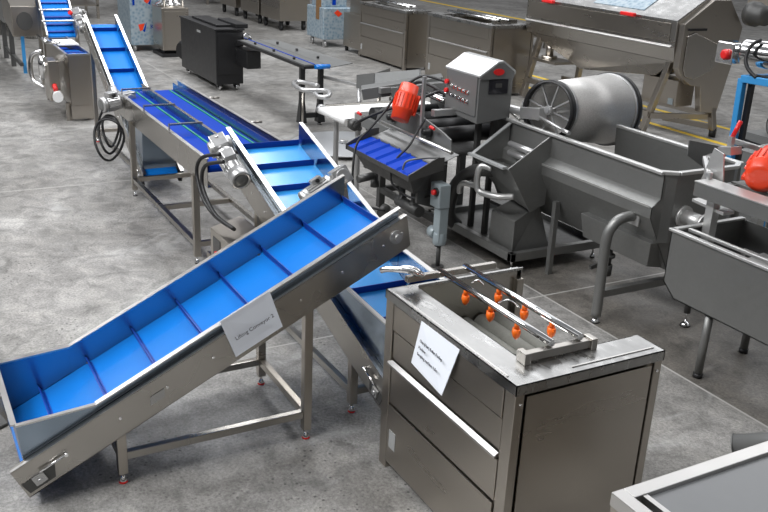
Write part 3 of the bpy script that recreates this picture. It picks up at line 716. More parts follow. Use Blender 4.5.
for r in range(2):
    for k in range(6):
        xx=fx0+.055+k*.058; zz=1.335-.072*r-.004*k
        if k==0:
            m=MB(); m.cyl((xx-.01,fy-.01,zz+.02),(xx-.01,fy-.036,zz+.02),.019,seg=14); m.build('button','redb',dr,label='red push button')
        else:
            m=MB(); m.cyl((xx,fy-.01,zz),(xx,fy-.02,zz),.017,seg=12); m.cyl((xx,fy-.02,zz),(xx,fy-.03,zz),.010,seg=10); m.bar((xx,fy-.032,zz-.014),(xx,fy-.032,zz+.014),.007,.01); m.build('rotary_switch','chrome',dr)
m=MB(); m.box(fx1+.003,fx1+.008,4.19,4.37,1.32,1.435); dp=m.build('display','window',CB,label='dark inverter display')
m=MB(); m.box(fx1+.007,fx1+.011,4.25,4.31,1.37,1.405); m.build('keypad','dkmatte',dp)
m=MB(); m.bm.free()
m=MB(); c0=Vector((fx1+.014,4.265,1.495)); pts=[(c0.y+.05*math.cos(a),c0.z+.026*math.sin(a)) for a in [2*PI*i/20 for i in range(20)]]
m.prism(pts,fx1+.013,fx1+.022,axis='u'); m.build('badge','redb',CB,label='red oval badge')
m=MB(); m.box(-6.16,-6.12,4.30,4.34,.12,1.14); m.box(-5.95,-5.91,4.30,4.34,.12,1.12); m.build('stand','dkmatte',CB)

# ------------------------------------------------------------------ vibrating roller machine with blue tray
VM=thing('vibrating_washer',(-6.9,4.0,0),'dark grey vibrating washer frame with blue outlet tray beside the white belt','machine')
m=MB(); m.hexa([(-7.35,3.60,.80),(-5.95,3.72,.80),(-5.95,3.78,.80),(-7.35,3.66,.80),(-7.35,3.60,.90),(-5.95,3.72,.86),(-5.95,3.78,.86),(-7.35,3.66,.90)])
m.bm.free()
# long side plates
m=MB(); m.prism([(-7.05,.96),(-6.98,1.02),(-6.35,1.08),(-6.0,1.02),(-5.85,.98),(-5.82,.84),(-6.2,.80),(-7.1,.86)],3.86,3.875,axis='v'); m.build('side_plate','grey',VM,bevel=.003)
m=MB(); m.prism([(-7.3,.78),(-7.3,.88),(-5.92,.86),(-5.92,.76)],3.82,3.86,axis='v'); m.build('side_beam','grey',VM,bevel=.003)
m=MB(); m.prism([(-7.3,.86),(-7.3,1.10),(-6.1,1.06),(-6.1,.80)],4.56,4.58,axis='v'); m.build('side_plate','grey',VM)
m=MB(); m.box(-7.3,-6.18,3.87,4.57,.74,.76); m.build('bed','dkmatte',VM)
for xx in (-7.2,-6.9,-6.6,-6.3):
    m=MB(); m.cyl((xx,3.88,.90),(xx,4.56,.90),.07); m.build('bed_roller','rubber',VM)
for xx in (-6.75,-6.15):
    m=MB(); m.lathe((xx,3.84,.98),(0,-1,0),[(0,.05),(.01,.05),(.02,.03),(.05,.03),(.06,.012)]); m.build('bearing','black',VM)
m=MB(); m.bar((-7.15,3.92,1.13),(-7.15,4.52,1.16),.05,.05); m.bar((-6.2,3.9,1.12),(-6.2,4.5,1.12),.05,.05); m.build('cross_tube','cast',VM)
m=MB(); m.bar((-7.34,3.84,1.08),(-7.02,4.50,1.22),.20,.10); m.bar((-7.15,4.05,1.10),(-6.80,4.52,1.20),.10,.12); m.build('hopper_plate','grey',VM,bevel=.004)
for yy in (4.12,4.26,4.40):
    m=MB(); m.cyl((-6.75,yy,1.19),(-6.36,yy,1.17),.026); m.build('manifold_pipe','chrome',VM)
for xx,yy in ((-7.1,3.95),(-6.08,3.95),(-7.1,4.5),(-6.62,4.5)):
    if True:
        m=MB(); m.box(xx-.03,xx+.03,yy-.03,yy+.03,.05,.80); lg=m.build('leg','dkmatte',VM); foot(lg,xx,yy,.05,red=False)
m=MB(); m.bar((-7.1,3.95,.22),(-6.05,3.95,.22),.05,.05); m.bar((-7.1,4.5,.22),(-6.62,4.5,.22),.05,.05); m.bar((-7.1,3.97,.22),(-7.1,4.5,.22),.05,.05); m.build('base_rail','dkmatte',VM)
m=MB(); m.box(-6.215,-6.19,3.79,3.815,.76,1.42); m.build('upright','cast',VM)
# springs / dampers underneath
for xx in (-6.95,-6.45,-6.25):
    m=MB(); m.lathe((xx,3.80,.30),(0,0,1),[(0,.04),(.05,.04),(.06,.028),(.25,.028),(.27,.045),(.32,.045)]); m.build('damper','dkmatte',VM)
m=MB(); m.cyl((-6.62,3.74,.20),(-6.55,3.66,.18),.045); m.cyl((-6.5,3.8,.3),(-6.15,3.8,.3),.05); m.cyl((-6.9,3.75,.42),(-6.9,3.60,.40),.035); m.build('pipe_stub','dkmatte',VM)
# red vibrating motor
def vibro(nm_root,p,ax,r,L,label):
    t=thing('vibration_motor',p,label,'motor'); p=Vector(p); a=Vector(ax).normalized()
    m=MB(); m.lathe(p,a,[(-L*.5,r*.55),(-L*.49,r*.86),(-L*.26,r*.92),(-L*.24,r*1.0),(-L*.20,r*1.02),(L*.20,r*1.02),(L*.24,r*1.0),(L*.26,r*.92),(L*.49,r*.86),(L*.5,r*.55)],seg=28); b=m.build('housing','red',t)
    s1=a.cross(Vector((0,0,1))).normalized(); u=s1.cross(a).normalized()
    if u.z<0: u=-u
    m=MB()
    for s_ in (-1,1): m.bar(p+s1*r*.9*s_-a*L*.28-u*r*.5,p+s1*r*.9*s_+a*L*.28-u*r*.5,r*.5,r*.22,up=u)
    for k in range(10):
        an=PI*k/9; o=s1*math.cos(an)+u*math.sin(an); m.bar(p-a*L*.19+o*r*1.04,p+a*L*.19+o*r*1.04,.006,r*.14,up=o)
    m.build('mounting_feet','red',t)
    return t,b,s1,u,a
t,b,s1,u,a=vibro('x',(-6.42,3.76,1.17),(-.25,.40,.8),.088,.31,'orange-red vibration motor tilted on the dark frame beside the control box')
p=Vector((-6.42,3.76,1.17))
m=MB(); q=p+s1*.06-a*.02; 
for k in (-1,0,1): m.cyl(p-s1*.055+a*.05*k,p-s1*.078+a*.05*k,.008,seg=8); m.cyl(p+s1*.055+a*.05*k,p+s1*.078+a*.05*k,.008,seg=8)
m.build('bolts','chrome',t)
# blue tray
TR=thing('outlet_tray',(-6.5,3.5,.6),'royal blue sloping outlet tray under a steel bar of the vibrating washer','tray')
m=MB()
ys0,zs0,ys1,zs1=3.36,.765,3.58,.825; n=6; xs=[-6.90+1.03*i/n for i in range(n+1)]
for i in range(n):
    a0,a1=xs[i],xs[i+1]; d=.012
    m.hexa([(a0,ys0,zs0),(a1-.02,ys0,zs0+d*.3),(a1-.02,ys1,zs1+d*.3),(a0,ys1,zs1),(a0,ys0,zs0+.006),(a1-.02,ys0,zs0+d*.3+.006),(a1-.02,ys1,zs1+d*.3+.006),(a0,ys1,zs1+.006)])
    m.hexa([(a1-.02,ys0,zs0),(a1,ys0,zs0),(a1,ys1,zs1),(a1-.02,ys1,zs1),(a1-.02,ys0,zs0+.024),(a1,ys0,zs0+.006),(a1,ys1,zs1+.006),(a1-.02,ys1,zs1+.024)])
m.build('tray_plate','blueplastic',TR)
m=MB(); m.box(-6.91,-5.86,ys0-.004,ys0+.004,.735,.772); m.build('front_lip','dkmatte',TR)
for xx in (-6.92,-5.86):
    m=MB(); m.prism([(ys0-.01,.735),(ys0-.01,.785),(3.60,.90),(3.66,.90),(3.66,.80)],xx-.006,xx+.006,axis='u'); m.build('side_plate','dkmatte',TR)
m=MB(); m.box(-6.90,-5.87,3.58,3.70,.835,.84); m.hexa([(-6.9,3.58,.825),(-5.87,3.58,.825),(-5.87,3.80,.90),(-6.9,3.80,.90),(-6.9,3.58,.83),(-5.87,3.58,.83),(-5.87,3.80,.905),(-6.9,3.80,.905)]); m.build('back_plate','grey',TR)
m=MB(); m.cyl((-6.95,3.70,.94),(-5.82,3.70,.94),.014); m.build('bar','bright',TR)
m=MB(); m.hexa([(-6.85,3.50,.58),(-6.02,3.50,.58),(-6.02,3.62,.58),(-6.85,3.62,.58),(-6.88,3.40,.735),(-5.92,3.40,.735),(-5.92,3.60,.79),(-6.88,3.60,.79)]); m.bar((-6.85,3.5,.6),(-6.85,3.86,.6),.05,.05); m.build('support_beam','dkmatte',TR,bevel=.003)
m=MB(); m.tube([(-6.00,3.38,.79),(-5.98,3.40,.86),(-5.92,3.50,.89),(-5.86,3.62,.90)],.008,seg=8); m.build('handle','grey',TR)
TR.location.x+=.20; TR.location.y+=.03
# switch box with red button
SB=thing('switch_box',(-5.78,3.74,0),'blue-grey cast switch box with one red button below the blue tray','electrical box')
m=MB(); m.box(-5.84,-5.70,3.74,3.84,.50,.69); m.build('upper_box','greycast',SB,bevel=.008)
m=MB(); m.box(-5.80,-5.71,3.76,3.84,.22,.50); m.lathe((-5.755,3.80,.19),(0,0,1),[(0,.05),(.03,.055),(.1,.05)]); m.build('lower_housing','greycast',SB,bevel=.006)
m=MB(); m.cyl((-5.86,3.79,.27),(-5.78,3.79,.27),.05); m.build('side_cap','greycast',SB)
m=MB(); m.cyl((-5.745,3.74,.63),(-5.745,3.725,.63),.034); rb=m.build('button_collar','rubber',SB)
m=MB(); m.cyl((-5.745,3.725,.63),(-5.745,3.70,.63),.021); m.build('button','redb',rb,label='red push button')
m=MB(); m.cyl((-5.755,3.80,.0),(-5.755,3.80,.20),.018); m.cyl((-5.755,3.80,.0),(-5.755,3.80,.01),.05); m.build('stand','dkmatte',SB)
m=MB(); m.prism([(3.66,.50),(3.66,.72),(3.9,.74),(3.9,.42)],-5.93,-5.90,axis='u'); m.build('mounting_plate','dkmatte',SB)
SB.location.y-=.10; SB.location.x+=.09
# cables in front of the frame
def cable(pts,r,label,mat='rubber'):
    m=MB(); m.tube(pts,r,seg=8); return tag(m.build('cable',mat),label,'cable')
cable([(-6.36,4.05,1.26),(-6.45,3.80,1.16),(-6.70,3.62,1.02),(-6.84,3.55,.93),(-7.0,3.60,.86)],.013,'black cable running from the control box door down past the red motor')
cable([(-6.56,3.80,1.30),(-6.52,3.66,1.12),(-6.52,3.50,.95),(-6.48,3.36,.84),(-6.42,3.30,.66),(-6.40,3.30,.48),(-6.36,3.34,.36),(-6.2,3.5,.33)],.010,'black cable hanging in front of the blue tray')
cable([(-6.18,3.82,1.08),(-6.14,3.72,.98),(-6.05,3.60,.90),(-6.08,3.50,.78),(-6.05,3.46,.62),(-5.92,3.56,.52),(-5.78,3.66,.56),(-5.75,3.70,.61)],.009,'black cable drooping to the red button of the switch box')
cable([(-6.76,3.98,1.22),(-6.60,4.0,1.30),(-6.45,4.05,1.28),(-6.35,4.12,1.22)],.014,'black cable arching over the chrome pipes to the control box')
cable([(-6.78,4.0,1.26),(-6.70,4.1,1.33),(-6.5,4.2,1.31),(-6.35,4.2,1.30)],.012,'upper black cable behind the red motor')
for (x,y,z,l) in ((-6.02,3.80,1.04,'red valve handle on the dark frame under the control box'),(-6.9,3.60,.99,'small red lever end beside the blue tray bar')):
    m=MB(); m.cyl((x-.035,y,z),(x+.03,y-.01,z),.012,seg=10); m.lathe((x-.05,y,z),(1,0,0),[(0,.010),(.01,.016),(.03,.012)],seg=10); tag(m.build('lever_handle','redb'),l,'handle')

# ------------------------------------------------------------------ white belt conveyor
WC=thing('white_belt_conveyor',(-7.85,4.3,0),'short white belt conveyor with white side panel leading behind the dark frame','conveyor')
m=MB(); m.box(-8.12,-7.54,3.80,5.0,.785,.80); m.cyl((-8.12,3.80,.765),(-7.54,3.80,.765),.036); m.box(-8.12,-7.54,3.80,5.0,.73,.735); m.build('belt','white',WC)
m=MB(); m.box(-7.53,-7.51,3.86,4.9,.76,.865); m.build('side_panel','white',WC,bevel=.002)
m=MB(); m.box(-8.16,-8.13,3.86,5.0,.74,.815); m.box(-7.54,-7.53,3.80,5.0,.72,.78); m.build('side_rail','steel_h',WC)
m=MB(); m.box(-7.50,-7.48,4.0,4.5,.685,.73); m.build('drive_guard','brown',WC,label='brown board guard')
m=MB(); m.lathe((-7.53,3.85,.75),(1,0,0),[(0,.055),(.06,.055),(.07,.03)]); m.build('drive_end','dkmatte',WC)
m=MB(); m.lathe((-8.13,3.82,.765),(-1,0,0),[(0,.05),(.05,.05),(.06,.03)]); m.build('roller_end','cast',WC)
m=MB(); m.box(-7.50,-7.42,3.95,4.15,.74,.79); m.build('gear_cover','dkmatte',WC)
for lx,ly in ((-7.60,3.95),(-8.08,3.95),(-7.60,4.85),(-8.08,4.85)):
    m=MB(); m.tube([(lx+.06,ly-.02,.70),(lx+.02,ly-.01,.69),(lx,ly,.64),(lx,ly,.5),(lx,ly,.02)],.028,seg=12); m.cyl((lx,ly,0),(lx,ly,.02),.05); m.build('leg','cast',WC)
HP=thing('feed_hopper',(-9.3,5.1,0),'light steel feed hopper standing behind the white belt conveyor','hopper')
m=MB(); m.hexa([(-9.41,5.08,.66),(-8.4,5.08,.86),(-8.4,5.10,.86),(-9.41,5.10,.66),(-9.41,5.08,.875),(-8.4,5.08,1.08),(-8.4,5.10,1.08),(-9.41,5.10,.875)]); m.build('front_wall','greyl',HP)
m=MB(); m.hexa([(-9.41,5.08,.66),(-9.40,5.08,.66),(-9.70,5.45,.66),(-9.71,5.45,.66),(-9.41,5.08,.875),(-9.40,5.08,.875),(-9.70,5.45,.875),(-9.71,5.45,.875)]); m.build('end_wall','grey',HP)
m=MB(); m.hexa([(-9.87,5.08,.62),(-9.41,5.08,.66),(-9.41,5.10,.66),(-9.87,5.10,.62),(-9.87,5.08,.78),(-9.41,5.08,.875),(-9.41,5.10,.875),(-9.87,5.10,.78)]); m.build('side_wing','grey',HP)
m=MB(); m.hexa([(-9.41,5.10,.66),(-8.4,5.10,.86),(-8.6,5.45,.86),(-9.70,5.45,.66),(-9.41,5.10,.67),(-8.4,5.10,.87),(-8.6,5.45,.87),(-9.70,5.45,.67)]); m.build('bottom','greyl',HP)
for (xx,yy,zz) in ((-9.35,5.12,.67),(-8.5,5.12,.84),(-9.6,5.42,.67),(-8.65,5.42,.84)):
    m=MB(); m.cyl((xx,yy,0),(xx,yy,zz),.022); m.build('leg','steel',HP)
GA=thing('guide_star',(-10.2,5.3,0),'three-armed steel bracket on a thin post between the black table and the hopper','bracket')
for a_,b_ in (((-10.75,5.0,.62),(-10.1,5.25,.60)),((-10.1,5.25,.60),(-9.95,5.75,.62)),((-10.1,5.25,.60),(-9.75,5.15,.56))):
    m=MB(); m.bar(a_,b_,.05,.03); m.build('arm','cast',GA)
m=MB(); m.cyl((-10.1,5.25,0),(-10.1,5.25,.60),.03); m.build('post','cast',GA)
m=MB(); m.lathe((-9.45,4.72,.0),(0,0,1),[(0,.30),(.03,.30),(.035,.62),(.05,.63),(.055,.62),(.056,.05)],seg=48)
DS=thing('turntable_disc',(-9.45,4.72,0),'large pale grey round disc lying on the floor behind the white conveyor leg','disc'); m.build('plate','disc',DS)
m=MB(); m.cyl((-9.45,4.72,.056),(-9.45,4.72,.10),.05); m.build('hub','cast',DS)
# bent chrome bar handle
m=MB(); m.tube([(-10.20,4.72,.60),(-10.46,4.66,.60),(-10.55,4.58,.60),(-10.40,4.48,.60),(-10.05,4.42,.60),(-9.95,4.52,.60),(-9.90,4.66,.60),(-9.74,4.66,.60),(-9.62,4.57,.58),(-9.72,4.50,.57),(-9.85,4.52,.58)],.028,seg=10)
ph=thing('hand_truck_handle',(-10.05,4.5,0),'bent chrome bar with looped ends in front of the black table legs','handle'); m.build('bar','cast',ph)
m=MB(); m.cyl((-10.03,4.44,0),(-10.03,4.44,.60),.012); m.cyl((-10.03,4.44,0),(-10.03,4.44,.015),.05); m.build('stand','steel',ph)

# ------------------------------------------------------------------ right trough machine
SN=thing('trough_machine',(-3.0,4.6,0),'grey steel trough with bright rim on pipe legs at the right edge','sink')
t=.006
sx0,sx1,sy0,sy1=-3.77,-2.2,4.17,4.80
m=MB(); m.prism([(sx0,.86),(sx1,.86),(sx1,.44),(sx0+.10,.44),(sx0,.52)],sy0,sy0+t,axis='v'); m.prism([(sx0,.86),(sx1,.86),(sx1,.44),(sx0+.10,.44),(sx0,.52)],sy1,sy1+t,axis='v')
m.box(sx0,sx0+t,sy0,sy1,.52,.86); m.hexa([(sx0,sy0,.52),(sx0+.1,sy0,.44),(sx0+.1,sy1,.44),(sx0,sy1,.52),(sx0,sy0,.53),(sx0+.1,sy0,.45),(sx0+.1,sy1,.45),(sx0,sy1,.53)]); m.box(sx0+.1,sx1,sy0,sy1,.44,.446); m.build('trough_shell','matte',SN)
m=MB(); m.box(sx0-.01,sx1,sy0-.018,sy0+.018,.86,.877); m.build('rim','matte_l',SN,bevel=.003)
m=MB(); m.box(sx0+.06,sx1,sy0+.075,sy0+.10,.865,.885); m.build('rim','matte_l',SN,bevel=.003)
m=MB(); m.box(sx0-.01,sx0+.025,sy0,sy1,.862,.877); m.build('rim','matte_l',SN,bevel=.003)
m=MB(); m.hexa([(-3.55,4.46,.66),(-2.2,4.46,.66),(-2.2,4.78,.70),(-3.55,4.78,.70),(-3.55,4.46,.666),(-2.2,4.46,.666),(-2.2,4.78,.706),(-3.55,4.78,.706)]); m.build('inner_plate','matte_l',SN)
m=MB(); m.cyl((-3.45,4.46,.80),(-2.2,4.46,.80),.014); m.bar((-3.45,4.46,.66),(-3.45,4.46,.80),.02,.02); m.build('inner_bar','bright',SN)
for (lx,ly) in ((-3.42,4.22),(-2.45,4.22),(-3.55,4.78),(-2.45,4.78)):
    m=MB(); m.cyl((lx,ly,.03),(lx+.005,ly,.47),.026); lg=m.build('leg','matte',SN)
    m=MB(); m.cyl((lx,ly,0),(lx,ly,.03),.03); m.build('foot','rubber',lg)
foot(SN,-4.02,4.73,.12,red=False,r=.035); m=MB(); m.cyl((-4.02,4.73,.10),(-4.02,4.73,.30),.022); m.bar((-4.02,4.73,.30),(-3.55,4.75,.30),.04,.04); m.build('outrigger','dkmatte',SN)
# frame above with red motor
FR=thing('vibrating_screen',(-3.2,4.8,.9),'grey beam frame carrying the second orange-red motor above the right trough','machine')
m=MB(); m.box(-3.80,-2.2,4.335,4.37,1.06,1.155); m.build('front_beam','matte',FR,bevel=.003)
m=MB(); m.box(-3.80,-2.2,4.33,4.48,1.15,1.158); m.build('beam_top','matte_l',FR)
m=MB(); m.box(-3.80,-2.2,4.92,4.96,1.10,1.20); m.build('rear_beam','matte',FR,bevel=.003)
m=MB(); m.box(-3.75,-2.2,4.60,4.64,1.10,1.14); m.build('middle_beam','matte',FR,bevel=.003)
m=MB(); m.box(-3.76,-3.70,4.37,4.92,1.08,1.13); m.build('cross_beam','matte',FR)
m=MB(); m.box(-3.74,-3.68,4.40,4.46,.70,1.06); m.box(-3.74,-3.68,4.84,4.90,.70,1.10); m.hexa([(-3.9,4.45,.98),(-3.6,4.40,.98),(-3.6,4.50,.98),(-3.9,4.55,.98),(-3.9,4.45,1.0),(-3.6,4.40,1.0),(-3.6,4.50,1.0),(-3.9,4.55,1.0)]); m.build('support_post','matte_l',FR,bevel=.002)
m=MB(); m.prism([(-3.90,1.12),(-3.72,1.12),(-3.76,1.32),(-3.84,1.34)],4.50,4.51,axis='v'); m.build('gusset','matte_l',FR)
m=MB(); m.bar((-3.92,4.72,1.36),(-2.2,4.72,1.33),.03,.03); m.build('upper_rail','bright',FR)
m=MB(); m.hexa([(-3.85,4.74,1.30),(-2.2,4.74,1.30),(-2.2,5.30,1.34),(-3.85,5.30,1.34),(-3.85,4.74,1.31),(-2.2,4.74,1.31),(-2.2,5.30,1.35),(-3.85,5.30,1.35)]); m.build('top_cover','grey',FR)
m=MB(); m.bar((-4.02,4.66,1.22),(-3.84,4.62,1.31),.03,.03); m.bar((-4.02,4.64,1.22),(-3.80,4.45,1.17),.03,.03); m.cyl((-3.80,4.45,1.15),(-3.80,4.45,1.20),.022); m.cyl((-3.85,4.60,1.28),(-3.85,4.60,1.34),.024); m.build('linkage','cast',FR,bevel=.002)
m=MB(); m.bar((-3.87,4.62,1.31),(-3.77,4.62,1.33),.10,.05); m.bar((-3.82,4.62,1.33),(-3.82,4.62,1.41),.03,.03); m.build('toggle_clamp','cast',FR)
m=MB(); m.cyl((-3.82,4.62,1.40),(-3.80,4.65,1.51),.014); m.build('clamp_handle','redb',FR,label='red clamp handle')
t,b,s1,u,a=vibro('x',(-3.56,4.66,1.27),(-.45,.85,.25),.105,.30,'large orange-red motor with silver plate at the right edge')
m=MB(); p=Vector((-3.56,4.66,1.27)); q=p+a*.02+Vector((.075,-.03,.085)); m.bar(q-a*.04,q+a*.04,.055,.01,up=(.6,-.4,.7)); m.build('rating_plate','greycast',t)
m=MB(); m.cyl(p+Vector((-.09,-.055,-.02)),p+Vector((-.105,-.065,-.02)),.018); m.build('bolt','chrome',t)
# dark guide plate in the end of the tub
m=MB(); m.prism([(4.845,1.14),(4.845,1.247),(5.23,1.165),(5.20,1.0),(5.04,1.03)],-4.36,-4.352,axis='u')
tag(m.build('guide_plate','grey'),'dark grey curved plate standing in the outlet end of the tub','plate')
# bottom right corner machine
CR=thing('steel_worktop_machine',(-1.4,2.4,0),'bright framed grey worktop machine cut off by the lower right corner','machine')
ch=.90
m=MB(); m.box(-1.775,-.5,1.90,1.955,ch-.03,ch); m.bm.free()
x0_,y0_,y1_=-1.775,1.885,3.0
m=MB(); m.box(x0_,-.4,y0_,y0_+.05,ch-.05,ch); m.build('top_frame','bright',CR,bevel=.003)
m=MB(); m.box(x0_,x0_+.055,y0_+.0505,y1_,ch-.05,ch); m.build('top_frame','bright',CR,bevel=.003)
m=MB(); m.box(x0_+.055,-.4,y0_+.105,y1_,ch-.02,ch-.014); m.build('worktop','worktop',CR)
m=MB(); m.box(x0_+.055,-.4,y0_+.085,y0_+.105,ch-.03,ch-.004); m.build('inner_rail','bright',CR)
m=MB(); m.box(x0_+.055,-.4,y0_+.05,y0_+.085,ch-.045,ch-.04); m.build('slot_floor','black',CR)
m=MB(); m.box(x0_+.004,-.4,y0_+.004,y0_+.014,.0,ch-.05); m.box(x0_+.004,x0_+.014,y0_+.015,y1_,.0,ch-.05); m.build('side_panel','steel',CR)
m=MB(); m.cyl((-2.70,3.72,.06),(-2.2,4.05,.30),.055); m.cyl((-2.705,3.717,.058),(-2.70,3.72,.06),.058)
tag(m.build('pipe','grey'),'grey round pipe end lying near the floor behind the corner worktop','pipe')

# ------------------------------------------------------------------ large tumbler at the back right
TM=thing('tumble_mixer',(-10,9.3,0),'big stainless trough mixer on slanted legs with red lid handles, upper right','machine')
tx0,tx1=-11.62,-8.50; ty=8.9; tyf=9.98
m=MB(); m.prism([(ty,1.20),(ty,1.52),(ty+.50,1.82),(ty+.78,1.82),(tyf,1.47),(tyf,1.20),(tyf-.02,1.02),(ty+.03,1.02)],tx0,tx1,axis='u'); m.build('body','steel_h',TM,bevel=.01)
m=MB(); m.hexa([(-10.5,ty+.25,.60),(-9.0,ty+.25,.76),(-9.0,tyf-.25,.76),(-10.5,tyf-.25,.60),(tx0+.05,ty+.035,1.02),(tx1-.01,ty+.035,1.02),(tx1-.01,tyf-.03,1.02),(tx0+.05,tyf-.03,1.02)]); m.build('tapered_bottom','steel_h',TM,bevel=.01)
m=MB(); m.prism([(ty,1.225),(ty-.022,1.205),(ty-.022,1.19),(ty,1.19)],tx0,tx1-.05,axis='u'); m.build('edge_strip','bright',TM,bevel=.004)
m=MB(); m.box(tx0+.05,tx1-.1,ty-.01,ty,1.26,1.49); m.build('front_panel','steel',TM,bevel=.004)
m=MB(); m.hexa([(tx0,ty-.01,1.52),(tx1,ty-.01,1.52),(tx1,ty+.50,1.822),(tx0,ty+.50,1.822),(tx0,ty-.01,1.535),(tx1,ty-.01,1.535),(tx1,ty+.50,1.837),(tx0,ty+.50,1.837)]); m.build('lid','smear',TM,bevel=.003)
m=MB(); m.hexa([(-10.2,ty+.08,1.585),(-9.2,ty+.08,1.585),(-9.2,ty+.42,1.787),(-10.2,ty+.42,1.787),(-10.2,ty+.08,1.597),(-9.2,ty+.08,1.597),(-9.2,ty+.42,1.799),(-10.2,ty+.42,1.799)]); m.build('lid_window','film',TM)
for xx in (-11.05,-9.35):
    m=MB(); m.bar((xx-.13,ty-.05,1.53),(xx+.13,ty-.05,1.53),.06,.05); m.build('lid_handle','redb',TM,bevel=.012,label='red lid handle')
# end housing
m=MB(); m.prism([(ty+.03,.95),(ty+.03,1.50),(ty+.5,1.80),(ty+.78,1.80),(tyf+.0,1.45),(tyf-.04,1.15),(tyf-.12,.80),(tyf-.22,.33),(tyf-.52,.36),(ty+.48,.70),(ty+.30,.72),(ty+.12,.82)],tx1,tx1+.10,axis='u'); m.build('end_housing','steel',TM,bevel=.006)
m=MB(); m.prism([(ty+.10,.95),(ty+.10,1.36),(ty+.22,1.40),(ty+.92,1.16),(ty+.60,.90),(ty+.30,.80),(ty+.16,.84)],tx1+.10,tx1+.12,axis='u'); m.build('end_cover','steel_h',TM,bevel=.01)
m=MB(); m.box(tx1+.10,tx1+.13,ty+.10,ty+.40,1.42,1.45); m.build('door_latch','black',TM)
m=MB(); m.box(tx1+.10,tx1+.12,ty+.80,ty+1.02,1.24,1.28); m.build('plate_strip','bluepaint',TM)
for (a_,b_) in (((tx1-.05,ty+.1,1.20),(tx1-.35,ty+.0,.03)),((tx0+.3,ty+.1,1.0),(tx0+.1,ty,.03)),((tx1+.02,ty+.75,.70),(tx1+.10,ty+.85,.10)),((tx0+.3,tyf-.1,1.0),(tx0+.1,tyf,.03))):
    m=MB(); m.bar(a_,b_,.08,.08,up=(0,1,0)); m.build('leg','steel',TM,bevel=.006)
m=MB(); m.bar((tx0+.15,ty,.30),(tx1-.25,ty+.0,.30),.07,.07); m.bar((tx1-.25,ty,.28),(tx1+.05,ty+.75,.28),.07,.07); m.bar((tx1-.75,ty+.8,.10),(tx1+.10,ty+.85,.14),.07,.07); m.bar((tx0+.2,ty+.7,.3),(tx1,ty+.8,.3),.07,.07); m.build('base_rail','steel',TM)
m=MB(); m.cyl((tx1+.05,ty+.85,.07),(tx1+.12,ty+.90,.07),.07); m.cyl((tx1-.40,ty,.05),(tx1-.33,ty,.05),.05); m.build('caster','rubber',TM)
m=MB(); m.box(-9.25,-8.62,ty+.30,ty+.62,.40,.74); mb=m.build('motor_housing','steel',TM,bevel=.01)
m=MB(); m.box(-8.75,-8.66,ty+.295,ty+.30,.42,.50); m.build('rating_plate','greycast',mb)
m=MB(); m.cyl((-11.2,9.1,.90),(-11.2,9.1,.70),.06); m.box(-11.4,-10.8,8.9,9.3,.62,.66); m.cyl((-11.2,9.1,.7),(-11.2,9.1,.62),.12); m.build('discharge_spout','steel',TM)
m=MB(); m.lathe((tx1+.05,10.16,1.62),(1,-.2,0),[(0,.16),(.1,.16),(.12,.13),(.28,.13),(.3,.05)]); m.build('drive_motor','dkmatte',TM)
m=MB(); m.box(-8.4,-8.32,10.9,11.0,0,1.75); m.bar((-9.0,10.9,1.75),(-6,10.9,1.75),.4,.12)
EX=thing('overhead_frame',(-7.5,10.9,0),'steel beam on a dark post in the top right corner','frame'); m.build('beam','steel',EX)

# ------------------------------------------------------------------ blue frame with chrome motor
BF=thing('motor_stand',(-4.9,6.4,0),'blue steel frame at the right edge carrying a chrome motor','stand')
m=MB(); m.bar((-5.21,6.3,1.47),(-4.3,6.3,1.50),.06,.06); m.bar((-5.21,6.3,1.47),(-5.16,6.30,0.03),.055,.055,up=(0,1,0)); m.bar((-5.21,6.3,1.47),(-5.21,6.9,1.47),.05,.05); m.build('frame','bluepaint',BF,bevel=.005)
m=MB(); m.bar((-4.35,6.3,1.47),(-4.35,6.3,.03),.055,.055,up=(0,1,0)); m.bar((-5.21,6.9,1.47),(-5.21,6.9,.03),.05,.05,up=(0,1,0)); m.build('rear_legs','bluepaint',BF)
m=MB(); m.box(-5.17,-5.13,6.33,6.37,.03,1.44); m.build('inner_post','black',BF)
m=MB(); m.bar((-5.15,6.33,1.50),(-4.3,6.33,1.52),.06,.03); m.build('rubber_pad','rubber',BF)
CM=thing('chrome_motor',(-5.0,6.4,1.5),'shiny chrome motor with black straps and red cap on the blue frame','motor')
m=MB(); m.lathe((-5.38,6.42,1.66),(1,.25,.02),[(0,.06),(.02,.10),(.05,.115),(.55,.115),(.60,.09),(.62,.09),(.9,.085)]); m.build('barrel','chrome',CM)
m=MB(); m.box(-5.52,-5.34,6.28,6.42,1.56,1.74); m.build('gearbox','chrome',CM,bevel=.01)
m=MB(); m.lathe((-5.40,6.28,1.64),(0,-1,0),[(0,.045),(.03,.045),(.045,.03)],seg=8); m.build('cap','redb',CM,label='red hexagonal cap')
for xx in (-5.18,-4.92):
    m=MB(); m.tube([(xx,6.40,1.785),(xx-.02,6.32,1.74),(xx-.02,6.28,1.64),(xx+.03,6.27,1.56),(xx+.12,6.28,1.50)],.016,seg=8); m.build('strap_cable','rubber',CM)
GM=thing('floor_motor',(-5.5,7.4,0),'small grey motor on a pedestal behind the blue frame','motor')
gearmotor(GM,(-5.45,7.45,.95),(-.45,-.85,-.1),(0,0,1),L=.26,r=.085,mat='grey',fan='dkmatte',gear=False)
m=MB(); m.box(-5.75,-5.3,7.1,7.6,0,.85); m.build('pedestal','grey',GM)
cable([(-5.16,6.40,.95),(-5.05,6.6,.90),(-5.2,6.9,.95),(-5.45,7.2,1.04)],.014,'black cable between the blue frame post and the grey motor')

